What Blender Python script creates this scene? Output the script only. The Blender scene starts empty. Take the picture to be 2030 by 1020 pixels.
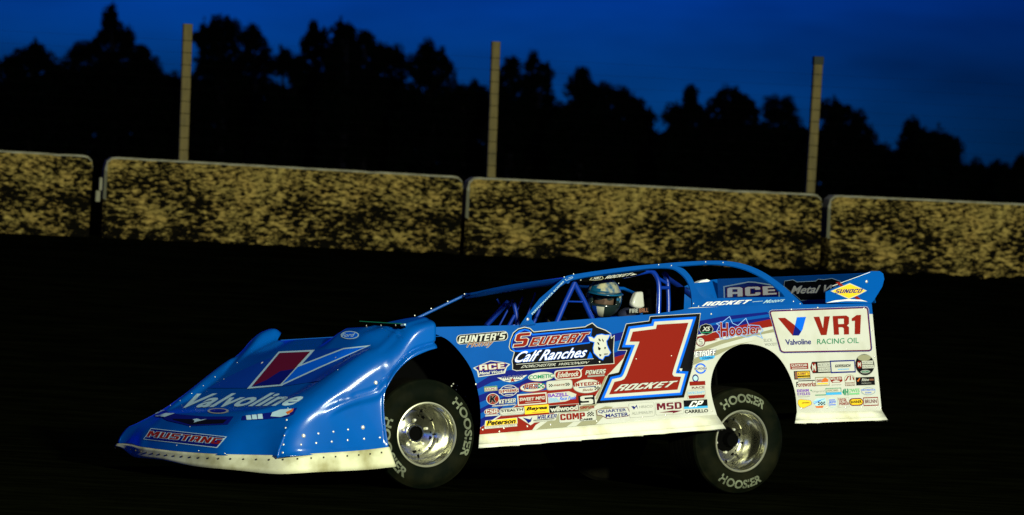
import bpy, bmesh, math, random
import numpy as np
from mathutils import Vector, Matrix
from mathutils.geometry import delaunay_2d_cdt, tessellate_polygon
from mathutils.bvhtree import BVHTree
from mathutils import noise as mnoise
SC = bpy.context.scene
COL = SC.collection
R_ = math.radians
rnd = random.Random(7)

# ------------------------------------------------------------------ camera
F = 10500.0; RHO = R_(2.85); PIT = math.atan(155 / F); CAMH = 2.0
CP = Vector((0, 0, CAMH))
_d = Vector((0, math.cos(PIT), -math.sin(PIT))); _u = Vector((0, math.sin(PIT), math.cos(PIT))); _r = Vector((1, 0, 0))
CR = _r * math.cos(RHO) + _u * math.sin(RHO); CU = -_r * math.sin(RHO) + _u * math.cos(RHO); CD = _d
cam = bpy.data.cameras.new('camera'); camo = bpy.data.objects.new('camera', cam); COL.objects.link(camo)
camo.matrix_world = Matrix(((CR.x, CU.x, -CD.x, CP.x), (CR.y, CU.y, -CD.y, CP.y), (CR.z, CU.z, -CD.z, CP.z), (0, 0, 0, 1)))
cam.sensor_width = 36; cam.lens = F * 36 / 2030; cam.clip_start = 1; cam.clip_end = 3000
cam.dof.use_dof = True; cam.dof.focus_distance = 34.6; cam.dof.aperture_fstop = 4.4
SC.camera = camo
def ray(px, py): return CD + CR * ((px - 1015) / F) - CU * ((py - 510) / F)

# ------------------------------------------------------------------ world
w = bpy.data.worlds.new("World"); SC.world = w; w.use_nodes = True
nt = w.node_tree; nt.nodes.clear()
out = nt.nodes.new('ShaderNodeOutputWorld'); bg = nt.nodes.new('ShaderNodeBackground'); bg.inputs[1].default_value = 0.15
sky = nt.nodes.new('ShaderNodeTexSky'); sky.sky_type = 'NISHITA'; sky.sun_disc = False
sky.sun_elevation = R_(2.0); sky.sun_rotation = R_(200); sky.ozone_density = 4.0; sky.air_density = 1.0; sky.dust_density = 0.3
tc = nt.nodes.new('ShaderNodeTexCoord')
tint = nt.nodes.new('ShaderNodeMix'); tint.data_type = 'RGBA'; tint.blend_type = 'MULTIPLY'; tint.inputs[0].default_value = 1.0
SKYT = (.003, .30, 4.9, 1)
tint.inputs[7].default_value = SKYT
mp = nt.nodes.new('ShaderNodeMapping'); mp.inputs['Scale'].default_value = (9, 9, 34); mp.inputs['Location'].default_value = (1.3, 0.0, 0.55)
mp.inputs['Rotation'].default_value = (0, R_(8), 0)
nz = nt.nodes.new('ShaderNodeTexNoise'); nz.inputs['Scale'].default_value = 1.0; nz.inputs['Detail'].default_value = 4.0; nz.inputs['Roughness'].default_value = .55
mr = nt.nodes.new('ShaderNodeMapRange'); mr.inputs[1].default_value = .3; mr.inputs[2].default_value = .72; mr.inputs[3].default_value = .50; mr.inputs[4].default_value = 1.48
mul = nt.nodes.new('ShaderNodeMix'); mul.data_type = 'RGBA'; mul.blend_type = 'MULTIPLY'; mul.inputs[0].default_value = 1.0
L = nt.links.new
L(sky.outputs[0], tint.inputs[6]); L(tc.outputs['Generated'], mp.inputs[0]); L(mp.outputs[0], nz.inputs[0]); L(nz.outputs[0], mr.inputs[0])
L(tint.outputs[2], mul.inputs[6]); L(mr.outputs[0], mul.inputs[7]); sxz = nt.nodes.new('ShaderNodeSeparateXYZ'); L(tc.outputs['Generated'], sxz.inputs[0])
lr = nt.nodes.new('ShaderNodeMapRange'); lr.inputs[1].default_value = .010; lr.inputs[2].default_value = .034; lr.inputs[3].default_value = 1.55; lr.inputs[4].default_value = 1.0
er = nt.nodes.new('ShaderNodeMapRange'); er.interpolation_type = 'SMOOTHSTEP'; er.inputs[1].default_value = .04; er.inputs[2].default_value = .30; er.inputs[3].default_value = 1.0; er.inputs[4].default_value = .10
L(sxz.outputs[2], er.inputs[0])
mu2 = nt.nodes.new('ShaderNodeMix'); mu2.data_type = 'RGBA'; mu2.blend_type = 'MULTIPLY'; mu2.inputs[0].default_value = 1.0
lm = nt.nodes.new('ShaderNodeMath'); lm.operation = 'MULTIPLY'; L(sxz.outputs[2], lr.inputs[0]); L(lr.outputs[0], lm.inputs[0]); L(er.outputs[0], lm.inputs[1])
xr = nt.nodes.new('ShaderNodeMapRange'); xr.interpolation_type = 'SMOOTHSTEP'; xr.inputs[1].default_value = .025; xr.inputs[2].default_value = .10; xr.inputs[3].default_value = 1.0; xr.inputs[4].default_value = .52
xm = nt.nodes.new('ShaderNodeMath'); xm.operation = 'MULTIPLY'; L(sxz.outputs[0], xr.inputs[0]); L(xr.outputs[0], xm.inputs[0]); L(lm.outputs[0], xm.inputs[1]); lm = xm
xl = nt.nodes.new('ShaderNodeMapRange'); xl.interpolation_type = 'SMOOTHSTEP'; xl.inputs[1].default_value = -.11; xl.inputs[2].default_value = -.03; xl.inputs[3].default_value = .72; xl.inputs[4].default_value = 1.0
xn = nt.nodes.new('ShaderNodeMath'); xn.operation = 'MULTIPLY'; L(sxz.outputs[0], xl.inputs[0]); L(xl.outputs[0], xn.inputs[0]); L(lm.outputs[0], xn.inputs[1]); lm = xn
L(mul.outputs[2], mu2.inputs[6]); L(lm.outputs[0], mu2.inputs[7]); L(mu2.outputs[2], bg.inputs[0]); L(bg.outputs[0], out.inputs[0])

# ------------------------------------------------------------------ lamp (the track's floodlight behind the photographer, night race)
def lamp(name, loc, target, energy, color, size):
    ld = bpy.data.lights.new(name, 'AREA'); ld.energy = energy; ld.color = color; ld.shape = 'DISK'; ld.size = size
    o = bpy.data.objects.new(name, ld); COL.objects.link(o); o.location = loc
    o.rotation_euler = (Vector(target) - Vector(loc)).to_track_quat('-Z', 'Y').to_euler(); return o
lamp('floodlight', (11.5, 7.5, 7.4), (0.5, 36, 0.8), 14600, (0.96, 1.0, 0.74), 1.1)
lamp('floodlight', (9.5, 22.0, 24.0), (0.5, 35, 0.8), 2400, (0.94, 1.0, 0.80), 1.8)      # added unseen light, placed for the bright streak along the near fender
SC.view_settings.view_transform = 'Standard'; SC.view_settings.look = 'None'; SC.view_settings.exposure = 0; SC.view_settings.gamma = 1

# ------------------------------------------------------------------ materials
MATS = {}
def mat(name, col, rough=.5, metal=0, coat=0, bump=None, spec=None):
    if name in MATS: return MATS[name]
    m = bpy.data.materials.new(name); m.use_nodes = True; p = m.node_tree.nodes['Principled BSDF']
    p.inputs['Base Color'].default_value = (*col, 1); p.inputs['Roughness'].default_value = rough; p.inputs['Metallic'].default_value = metal
    p.inputs['Coat Weight'].default_value = coat; p.inputs['Coat Roughness'].default_value = .12
    if spec is not None: p.inputs['Specular IOR Level'].default_value = spec
    if bump:
        n = m.node_tree; tcn = n.nodes.new('ShaderNodeTexCoord'); t = n.nodes.new('ShaderNodeTexNoise'); b = n.nodes.new('ShaderNodeBump')
        t.inputs['Scale'].default_value = bump[0]; t.inputs['Detail'].default_value = 4; b.inputs['Strength'].default_value = bump[1]; b.inputs['Distance'].default_value = .02
        n.links.new(tcn.outputs['Object'], t.inputs[0]); n.links.new(t.outputs[0], b.inputs['Height']); n.links.new(b.outputs[0], p.inputs['Normal'])
    MATS[name] = m; return m
def dirty(name, col, dirt, scale, lo, hi, rough=.4, coat=0, stretch=(1, 1, 1)):
    m = mat(name, col, rough, 0, coat); n = m.node_tree; p = n.nodes['Principled BSDF']
    tcn = n.nodes.new('ShaderNodeTexCoord'); mpn = n.nodes.new('ShaderNodeMapping'); mpn.inputs['Scale'].default_value = stretch
    t = n.nodes.new('ShaderNodeTexNoise'); t.inputs['Scale'].default_value = scale; t.inputs['Detail'].default_value = 5
    r = n.nodes.new('ShaderNodeMapRange'); r.inputs[1].default_value = lo; r.inputs[2].default_value = hi
    mx = n.nodes.new('ShaderNodeMix'); mx.data_type = 'RGBA'; mx.inputs[6].default_value = (*col, 1); mx.inputs[7].default_value = (*dirt, 1)
    n.links.new(tcn.outputs['Object'], mpn.inputs[0]); n.links.new(mpn.outputs[0], t.inputs[0]); n.links.new(t.outputs[0], r.inputs[0]); n.links.new(r.outputs[0], mx.inputs[0]); n.links.new(mx.outputs[2], p.inputs['Base Color'])
    return m
BLUE = dirty('blue_paint', (.0, .088, .40), (.0, .072, .33), 3.0, .35, .75, .26, 1.0); BLUE.node_tree.nodes['Principled BSDF'].inputs['Coat Roughness'].default_value = .19
C = {
 'blue': dirty('side_blue', (.0, .078, .36), (.0, .064, .30), 4, .35, .75, .35, .3),
 'navy': mat('navy_vinyl', (.003, .008, .16), .35, 0, .3), 'red': mat('red_vinyl', (.215, .008, .001), .5, 0, .05, None, .25),
 'cream': dirty('white_vinyl', (.55, .55, .50), (.46, .46, .38), 6, .45, .8, .4, .2), 'white': mat('white_print', (.82, .82, .78), .4),
 'black': mat('black_print', (.003, .003, .004), .45, 0, 0, None, .2), 'tan': mat('tan_stripe', (.28, .27, .17), .4), 'grey': mat('grey_print', (.30, .31, .28), .4),
 'yellow': mat('yellow_print', (.85, .55, .02), .4), 'rblue': mat('bright_blue_print', (.0, .12, .75), .35), 'sky': mat('sky_blue_print', (.05, .38, .75), .4),
 'green': mat('green_print', (.01, .22, .10), .4), 'lgreen': mat('light_green_print', (.15, .5, .2), .4), 'orange': mat('orange_print', (.6, .14, .02), .4),
 'purple': mat('purple_print', (.16, .04, .40), .4), 'maroon': mat('maroon_print', (.12, .004, .014), .4), 'pale': mat('pale_blue_print', (.42, .62, .70), .4),
 'brown': mat('brown_print', (.22, .09, .05), .45),
}
ALU = mat('bolt_metal', (.85, .83, .72), .3, .6)
SKIRT = dirty('skirt_plastic', (.72, .72, .60), (.56, .53, .34), 7, .5, .8, .5)
NSKIRT = dirty('nose_skirt_plastic', (.60, .60, .40), (.26, .24, .10), 5, .45, .72, .55)
CHROME = mat('polished_wheel', (.88, .87, .70), .15, 1.0, 0, (7, .10))
RUB = dirty('tyre_rubber', (.0016, .003, .0013), (.009, .009, .0035), 6, .42, .75, .75)
TREAD = dirty('muddy_tread', (.0012, .0012, .0006), (.0035, .003, .0012), 9, .35, .7, .9)
for m_ in (RUB, TREAD): m_.node_tree.nodes['Principled BSDF'].inputs['IOR'].default_value = 1.12
LET = dirty('tyre_lettering', (.15, .17, .105), (.035, .04, .02), 14, .35, .75, .7)
INK = mat('interior_black', (.002, .002, .002), .7, 0, 0, None, .08)
TUBE = mat('cage_tube', (.001, .03, .30), .35, 0, .3)
STEEL = mat('dark_steel', (.05, .045, .03), .5, .6)

# ------------------------------------------------------------------ object helpers
def matte(m): m.node_tree.nodes['Principled BSDF'].inputs['IOR'].default_value = 1.0; return m
matte(INK)
def tagit(o, label=None, cat=None, group=None, kind=None):
    for k, v in (('label', label), ('category', cat), ('group', group), ('kind', kind)):
        if v: o[k] = v
    return o
def empty(name, M, label, cat, group=None):
    o = bpy.data.objects.new(name, None); COL.objects.link(o); o.matrix_world = M; o.empty_display_size = .2
    return tagit(o, label, cat, group)
class MB:
    def __init__(s): s.v = []; s.f = []; s.m = []; s.mats = []
    def mi(s, m):
        if m not in s.mats: s.mats.append(m)
        return s.mats.index(m)
    def add(s, vs, fs, m):
        b = len(s.v); s.v += [Vector(v) for v in vs]; k = s.mi(m)
        for f_ in fs: s.f.append([i + b for i in f_]); s.m.append(k)
    def grid(s, rows, m, closed=False):
        n = len(rows[0]); vs = [p for r in rows for p in r]; fs = []
        for i in range(len(rows) - 1):
            for j in range(n - (0 if closed else 1)):
                k = (j + 1) % n; fs.append((i * n + j, i * n + k, (i + 1) * n + k, (i + 1) * n + j))
        s.add(vs, fs, m)
    def tube(s, pts, r, m, seg=10, caps=True):
        pts = [Vector(p) for p in pts]; rows = []; n0 = None
        for i, p in enumerate(pts):
            t = (pts[min(i + 1, len(pts) - 1)] - pts[max(i - 1, 0)]).normalized()
            if n0 is None: n0 = t.orthogonal().normalized()
            n0 = (n0 - t * n0.dot(t)).normalized(); b = t.cross(n0)
            rr = r[i] if isinstance(r, (list, tuple)) else r
            rows.append([p + (n0 * math.cos(a) + b * math.sin(a)) * rr for a in [2 * math.pi * k / seg for k in range(seg)]])
        base = len(s.v); s.grid(rows, m, True)
        if caps:
            k = s.mi(m); s.f.append([base + j for j in range(seg)][::-1]); s.m.append(k)
            e = base + (len(pts) - 1) * seg; s.f.append([e + j for j in range(seg)]); s.m.append(k)
    def box(s, a, b, m, T=None):
        T = T or (lambda p: p)
        vs = [T((x, y, z)) for x in (a[0], b[0]) for y in (a[1], b[1]) for z in (a[2], b[2])]
        s.add(vs, [(0, 1, 3, 2), (4, 6, 7, 5), (0, 4, 5, 1), (2, 3, 7, 6), (0, 2, 6, 4), (1, 5, 7, 3)], m)
    def build(s, name, parent=None, smooth=False, label=None, bevel=None, inv=None, solid=None, recalc=True):
        me = bpy.data.meshes.new(name)
        M = inv if inv is not None else (parent_inv(parent) if parent else Matrix())
        me.from_pydata([M @ v for v in s.v], [], s.f)
        for m in s.mats: me.materials.append(m)
        for i, p in enumerate(me.polygons): p.material_index = s.m[i]
        if recalc == 'cam':
            Mi = M.inverted(); cpl = M @ CP
            for p in me.polygons:
                if p.normal.dot(cpl - p.center) < 0: p.flip()
            me.update()
        elif recalc:
            bm = bmesh.new(); bm.from_mesh(me); bmesh.ops.recalc_face_normals(bm, faces=bm.faces); bm.to_mesh(me); bm.free()
        if smooth:
            for p in me.polygons: p.use_smooth = True
            try: me.set_sharp_from_angle(angle=R_(smooth if smooth is not True else 40))
            except Exception: pass
        o = bpy.data.objects.new(name, me); COL.objects.link(o)
        if parent: o.parent = parent
        if bevel:
            b = o.modifiers.new('bevel', 'BEVEL'); b.width = bevel; b.segments = 2; b.limit_method = 'ANGLE'
        if solid:
            b = o.modifiers.new('thickness', 'SOLIDIFY'); b.thickness = solid; b.offset = -1
        if label: o['label'] = label
        return o
_PI = {}
def parent_inv(p):
    top = p
    while top.parent: top = top.parent
    return _PI.get(top.name) or top.matrix_world.inverted()
def spline(pts, n=8):
    pts = [Vector(p) for p in pts]; o = []
    for i in range(len(pts) - 1):
        p0 = pts[max(i - 1, 0)]; p1 = pts[i]; p2 = pts[i + 1]; p3 = pts[min(i + 2, len(pts) - 1)]
        for k in range(n):
            t = k / n
            o.append(.5 * ((2 * p1) + (p2 - p0) * t + (2 * p0 - 5 * p1 + 4 * p2 - p3) * t * t + (3 * p1 - p0 - 3 * p2 + p3) * t ** 3))
    o.append(pts[-1]); return o
def spl2(pts, n=6): return [(v.x, v.y) for v in spline([(a, b, 0) for a, b in pts], n)]

# ------------------------------------------------------------------ car frames
TH = R_(36.5)
f0 = Vector((-math.cos(TH), -math.sin(TH), 0)); l0 = Vector((math.sin(TH), -math.cos(TH), 0)); z0 = Vector((0, 0, 1))
def yray(px, py, Y): r = ray(px, py); return CP + r * (Y / r.y)
PF = yray(845, 861, 34.0)                       # hub of the left front wheel
OB = PF - l0 * .93 - z0 * .36
p_ = R_(4); r_ = R_(5)
BF = f0 * math.cos(p_) - z0 * math.sin(p_); _bu = f0 * math.sin(p_) + z0 * math.cos(p_)
BL = l0 * math.cos(r_) + _bu * math.sin(r_); BU = -l0 * math.sin(r_) + _bu * math.cos(r_)
def B(x, y, z): return OB + BF * x + BL * y + BU * z
def toB(P): q = P - OB; return Vector((q.dot(BF), q.dot(BL), q.dot(BU)))
def onplane(px, py, pt, n):
    """pt, n in body coords"""
    P = B(*pt); N = BF * n[0] + BL * n[1] + BU * n[2]; r = ray(px, py)
    return CP + r * ((P - CP).dot(N) / r.dot(N))
def aty(px, py, y): return onplane(px, py, (0, y, 0), (0, 1, 0))
SIDE_N = Vector((0, 1, .06)).normalized()
def side(px, py, off=0.0):
    return onplane(px, py, (0, .90 + off, .95), SIDE_N)
LEAN_N = Vector((0, 1, .79)).normalized()
def lean(px, py, off=0.0): return onplane(px, py, (0, .885 + off, .97), LEAN_N)

# ground under the car: fitted to the two near wheels
rr_ = ray(1469, 874); PR = None
t_ = ((OB + l0 * .90) - CP).dot(l0) / rr_.dot(l0); PR = CP + rr_ * t_     # left rear hub
RFR, RRR = .356, .357
g1 = PF.z - RFR; g2 = PR.z - RRR
GS = max(-.02, min(.09, (g2 - g1) / (PR.y - PF.y)))
print('hubs', PF, PR, 'ground', g1, g2, GS)
G0 = g1
def sstep(a, b, x): t = max(0, min(1, (x - a) / (b - a))); return t * t * (3 - 2 * t)
def bank(x, y):
    wy = 56.5 + .16 * x
    z = G0 + GS * (max(y, 20) - PF.y) * (1 - sstep(35.5, 40, y)) + (GS * (38 - PF.y)) * sstep(35.5, 40, y)
    z += (1.24 - G0 - GS * (38 - PF.y)) * sstep(37, wy + 3, y) ** 1.0 * (1.0)
    return z

ROOTM = Matrix.Translation(Vector((OB.x, OB.y, G0))) @ Matrix.Rotation(math.pi + TH, 4, 'Z')
car = empty('race_car', ROOTM, 'blue and white dirt-track race car with a red number 1, sliding past the concrete wall', 'race car')
_PI[car.name] = ROOTM.inverted()

# ------------------------------------------------------------------ text and decals
_TC = {}
def text_mesh(txt, bold=0.0, shear=0.0, space=1.0):
    key = (txt, bold, shear, space)
    if key in _TC: return _TC[key]
    cu = bpy.data.curves.new('t', 'FONT'); cu.body = txt; cu.offset = bold * (.7 if bold > .05 else .8); cu.shear = shear; cu.space_character = space; cu.resolution_u = 3; cu.fill_mode = 'FRONT'
    o = bpy.data.objects.new('t', cu); COL.objects.link(o); dg = bpy.context.evaluated_depsgraph_get()
    me = bpy.data.meshes.new_from_object(o.evaluated_get(dg)); vs = [(v.co.x, v.co.y) for v in me.vertices]; fs = [list(p.vertices) for p in me.polygons]
    bpy.data.objects.remove(o); bpy.data.curves.remove(cu); bpy.data.meshes.remove(me)
    _TC[key] = (vs, fs); return vs, fs
def bbox(vs):
    xs = [v[0] for v in vs]; ys = [v[1] for v in vs]; return min(xs), min(ys), max(xs), max(ys)
def offset_poly(P, d):
    """mitre offset, positive = outward for any winding"""
    A = sum(P[i][0] * P[(i + 1) % len(P)][1] - P[(i + 1) % len(P)][0] * P[i][1] for i in range(len(P)))
    s = 1 if A > 0 else -1; n = len(P); o = []
    for i in range(n):
        a = Vector(P[i - 1]); b = Vector(P[i]); c = Vector(P[(i + 1) % n])
        e1 = (b - a).normalized(); e2 = (c - b).normalized()
        n1 = Vector((e1.y, -e1.x)) * s; n2 = Vector((e2.y, -e2.x)) * s; m = (n1 + n2)
        k = m.dot(n1)
        m = m / max(k, .35); o.append((b.x + m.x * d, b.y + m.y * d))
    return o
def ell(cx, cy, rx, ry, n=28, a0=0, a1=2 * math.pi):
    return [(cx + rx * math.cos(a0 + (a1 - a0) * i / n), cy + ry * math.sin(a0 + (a1 - a0) * i / n)) for i in range(n)]
def rrect(x0, y0, x1, y1, rx, ry):
    o = []
    for cx, cy, a in ((x1 - rx, y1 - ry, 0), (x0 + rx, y1 - ry, 90), (x0 + rx, y0 + ry, 180), (x1 - rx, y0 + ry, 270)):
        for k in range(5): t = R_(a + 22.5 * k); o.append((cx + rx * math.cos(t), cy + ry * math.sin(t)))
    return o

# a heavy block alphabet for the racing lettering: outline + holes on a 10-unit cap height
GL = {
 'V': (6, [(0,10),(2.1,10),(3,3.5),(3.9,10),(6,10),(4.1,0),(1.9,0)]), '1': (3.6, [(1.2,0),(1.2,7),(0,7),(0,8.3),(1.8,10),(3.4,10),(3.4,0)]),
 'R': (6, [(0,0),(0,10),(5,10),(6,9),(6,5.6),(5.2,4.7),(6,3.8),(6,0),(4,0),(4,3.3),(3.4,3.9),(2,3.9),(2,0)], [(1.9,5.6),(1.9,8.4),(4.1,8.4),(4.1,5.6)]),
 'C': (6, [(1,0),(0,1),(0,9),(1,10),(5,10),(6,9),(6,6.5),(4,6.5),(4,8.1),(2,8.1),(2,1.9),(4,1.9),(4,3.5),(6,3.5),(6,1),(5,0)]),
 'O': (6, [(1,0),(0,1),(0,9),(1,10),(5,10),(6,9),(6,1),(5,0)], [(2,1.9),(2,8.1),(4,8.1),(4,1.9)]), '0': (6, [(1,0),(0,1),(0,9),(1,10),(5,10),(6,9),(6,1),(5,0)], [(2,1.9),(2,8.1),(4,8.1),(4,1.9)]),
 'K': (6.2, [(0,0),(0,10),(2,10),(2,6.6),(3.9,10),(6.2,10),(3.7,5.2),(6.2,0),(4,0),(2,3.9),(2,0)]),
 'E': (5.4, [(0,0),(0,10),(5.4,10),(5.4,8),(2,8),(2,6),(4.8,6),(4.8,4.1),(2,4.1),(2,2),(5.4,2),(5.4,0)]), 'F': (5.2, [(0,0),(0,10),(5.2,10),(5.2,8),(2,8),(2,6),(4.6,6),(4.6,4.1),(2,4.1),(2,0)]),
 'T': (5.8, [(1.9,0),(1.9,8),(0,8),(0,10),(5.8,10),(5.8,8),(3.9,8),(3.9,0)]), 'L': (5, [(0,0),(0,10),(2,10),(2,2),(5,2),(5,0)]),
 'M': (7.4, [(0,0),(0,10),(2.5,10),(3.7,6),(4.9,10),(7.4,10),(7.4,0),(5.5,0),(5.5,6),(4.3,2.2),(3.1,2.2),(1.9,6),(1.9,0)]),
 'W': (8, [(1.4,0),(0,10),(2,10),(2.7,4),(3.3,8),(4.7,8),(5.3,4),(6,10),(8,10),(6.6,0),(4.7,0),(4,4.5),(3.3,0)]),
 'U': (6, [(1,0),(0,1),(0,10),(2,10),(2,1.9),(4,1.9),(4,10),(6,10),(6,1),(5,0)]), 'I': (2.1, [(0,0),(0,10),(2.1,10),(2.1,0)]),
 'S': (6, [(0,0),(0,2),(4,2),(4,4),(1,4),(0,5),(0,9),(1,10),(6,10),(6,8),(2,8),(2,6),(5,6),(6,5),(6,1),(5,0)]),
 'A': (6, [(0,0),(0,9),(1,10),(5,10),(6,9),(6,0),(4,0),(4,3),(2,3),(2,0)], [(2,5),(2,8),(4,8),(4,5)]),
 'N': (6.2, [(0,0),(0,10),(2,10),(4.2,4.5),(4.2,10),(6.2,10),(6.2,0),(4.2,0),(2,5.5),(2,0)]), 'H': (6, [(0,0),(0,10),(2,10),(2,6),(4,6),(4,10),(6,10),(6,0),(4,0),(4,4),(2,4),(2,0)]),
 'G': (6, [(1,0),(0,1),(0,9),(1,10),(6,10),(6,8),(2,8),(2,2),(4,2),(4,4),(3,4),(3,5.6),(6,5.6),(6,1),(5,0)]),
 'D': (6, [(0,0),(0,10),(4.6,10),(6,8.6),(6,1.4),(4.6,0)], [(2,2),(2,8),(3.6,8),(4,7.6),(4,2.4),(3.6,2)]), 'P': (6, [(0,0),(0,10),(5,10),(6,9),(6,4.6),(5,3.6),(2,3.6),(2,0)], [(2,5.6),(2,8.1),(4,8.1),(4,5.6)]),
 'B': (6, [(0,0),(0,10),(5,10),(6,9),(6,6),(5.2,5),(6,4),(6,1),(5,0)], [(2,1.9),(2,4.1),(4,4.1),(4,1.9)], [(2,5.9),(2,8.1),(4,8.1),(4,5.9)]),
 'Y': (6, [(2,0),(2,3.8),(0,10),(2,10),(3,6),(4,10),(6,10),(4,3.8),(4,0)]), 'J': (5, [(0,0),(0,2),(3,2),(3,10),(5,10),(5,1),(4,0)]), "'": (2, [(0,6.5),(0.2,10),(2,10),(1.2,6.5)]), ' ': (3,), 'X': (6, [(0,0),(2,5),(0,10),(2.1,10),(3,7.4),(3.9,10),(6,10),(4,5),(6,0),(3.9,0),(3,2.6),(2.1,0)]),
}
def block_mesh(txt, grow=0.0, shear=0.0, space=1.0):
    V, Fc = [], []; x = 0
    for ch in txt:
        g = GL[ch]
        if len(g) > 1:
            P = offset_poly([Vector(p) for p in g[1]], grow) if grow else g[1]; loops = [P]
            for h in g[2:]:
                if grow < .9: loops.append(offset_poly([Vector(p) for p in h], -grow) if grow else h)
            tri = tessellate_polygon([[Vector((a, b, 0)) for a, b in lp] for lp in loops]); b0 = len(V)
            for lp in loops: V += [(x + a + b * shear, b) for a, b in lp]
            Fc += [[b0 + i for i in t] for t in tri]
        x += g[0] + 1.0 * space
    return V, Fc
class Decal:
    """draws shapes given in the photograph's pixels on a real panel; every shape is a little higher than the last"""
    def __init__(s, surf, base=.0012, step=.0006, sub=None): s.surf = surf; s.mb = MB(); s.off = base; s.step = step; s.sub = sub; s.fr = None
    def frame(s, x0, y0, x1, y1, slope=None, lean_=-.08):
        w_ = x1 - x0
        if slope is None: slope = .085 - .00005 * (x0 - 950)
        h = max((y1 - y0) - w_ * slope, (y1 - y0) * .55)
        s.fr = ((x0 + x1) / 2, (y0 + y1) / 2, w_, h, slope, lean_); return s
    def L(s, u, v):
        if s.fr is None: return (u, v)
        cx, cy, w_, h, sl, le = s.fr; return (cx + (u - .5) * w_ + (v - .5) * h * le, cy - (v - .5) * h - (u - .5) * w_ * sl)
    def emit(s, v2, fs, m, off=None):
        o = s.off if off is None else off
        if s.sub:
            bm = bmesh.new(); vv = [bm.verts.new((a, b, 0)) for a, b in v2]
            for f_ in fs:
                try: bm.faces.new([vv[i] for i in f_])
                except Exception: pass
            bmesh.ops.triangulate(bm, faces=bm.faces)
            for _ in range(5):
                es = [e for e in bm.edges if e.calc_length() > s.sub]
                if not es: break
                bmesh.ops.subdivide_edges(bm, edges=es, cuts=1); bmesh.ops.triangulate(bm, faces=bm.faces)
            bm.verts.index_update(); v2 = [(v.co.x, v.co.y) for v in bm.verts]; fs = [[v.index for v in f_.verts] for f_ in bm.faces]; bm.free()
        P = [s.surf(a, b, o) for a, b in v2]
        ok = [p is not None for p in P]; P = [p if p is not None else Vector() for p in P]
        fs = [f_ for f_ in fs if all(ok[i] for i in f_)]
        s.mb.add(P, fs, m)
    def poly(s, pts, col, raw=False):
        m = C[col] if isinstance(col, str) else col
        P = pts if raw else [s.L(*p) for p in pts]
        tri = tessellate_polygon([[Vector((a, b, 0)) for a, b in P]])
        s.emit(P, [list(t) for t in tri], m); s.off += s.step; return s
    def rect(s, u0, v0, u1, v1, col): return s.poly([(u0, v0), (u1, v0), (u1, v1), (u0, v1)], col)
    def rr(s, u0, v0, u1, v1, col, r=.12):
        a = r; b = r
        if s.fr: b = r * s.fr[2] / s.fr[3]
        b = min(b, (v1 - v0) * .49); a = min(a, (u1 - u0) * .49)
        return s.poly(rrect(u0, v0, u1, v1, a, b), col)
    def el(s, u0, v0, u1, v1, col): return s.poly(ell((u0 + u1) / 2, (v0 + v1) / 2, (u1 - u0) / 2, (v1 - v0) / 2), col)
    def line(s, pts, wd, col, raw=False):
        P = [Vector(p if raw else s.L(*p)) for p in pts]; m = C[col]
        for i in range(len(P) - 1):
            a, b = P[i], P[i + 1]; d = (b - a).normalized(); n = Vector((-d.y, d.x)) * wd / 2; e = d * wd * .3
            q = [a - e + n, b + e + n, b + e - n, a - e - n]; s.emit([(k.x, k.y) for k in q], [[0, 1, 2, 3]], m, s.off + i * 1e-5)
        s.off += s.step; return s
    def text(s, txt, u0, v0, u1, v1, col, bold=.02, shear=0, outl=None, space=1.0, quad=None):
        blk = bold >= .05 and all(c in GL for c in txt)
        TM = (lambda bo, ex: block_mesh(txt, ex * 10, shear, space)) if blk else (lambda bo, ex: text_mesh(txt, bo, shear, space))
        vs, fs = TM(bold, 0); bb = bbox(vs)
        def M(a, b):
            u = (a - bb[0]) / (bb[2] - bb[0]); v = (b - bb[1]) / (bb[3] - bb[1])
            if quad:
                bl, br, tr, tl = quad
                return tuple(bl[i] * (1 - u) * (1 - v) + br[i] * u * (1 - v) + tr[i] * u * v + tl[i] * (1 - u) * v for i in (0, 1))
            return s.L(u0 + u * (u1 - u0), v0 + v * (v1 - v0))
        for oc, ob in reversed(outl or []):
            v2, f2 = TM(bold + ob, ob); s.emit([M(*p) for p in v2], f2, C[oc]); s.off += s.step
        s.emit([M(*p) for p in vs], fs, C[col]); s.off += s.step; return s
    def build(s, name, parent, label=None): return s.mb.build(name, parent, label=label, recalc=False)

def region_mesh(outline, holes, regions, base, surf, extra=None):
    """one sheet cut exactly along every outline; each cell takes the material of the last region that covers it"""
    loops = [outline] + holes + [r[0] for r in regions]; V = []; E = []
    for lp in loops:
        b = len(V); V += [Vector(p) for p in lp]; E += [(b + i, b + (i + 1) % len(lp)) for i in range(len(lp))]
    vo, eo, fo, *_ = delaunay_2d_cdt(V, E, [], 0, 1e-4)
    def inside(p, P):
        c = False; j = len(P) - 1
        for i in range(len(P)):
            if (P[i][1] > p[1]) != (P[j][1] > p[1]) and p[0] < (P[j][0] - P[i][0]) * (p[1] - P[i][1]) / (P[j][1] - P[i][1]) + P[i][0]: c = not c
            j = i
        return c
    mb = MB(); mb.v = [surf(v.x, v.y) for v in vo]
    for f_ in fo:
        c = ((vo[f_[0]].x + vo[f_[1]].x + vo[f_[2]].x) / 3, (vo[f_[0]].y + vo[f_[1]].y + vo[f_[2]].y) / 3)
        if not inside(c, outline) or any(inside(c, h) for h in holes): continue
        m = base
        for P, mm in regions:
            if inside(c, P): m = mm
        mb.f.append(list(f_)); mb.m.append(mb.mi(m))
    return mb
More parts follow.
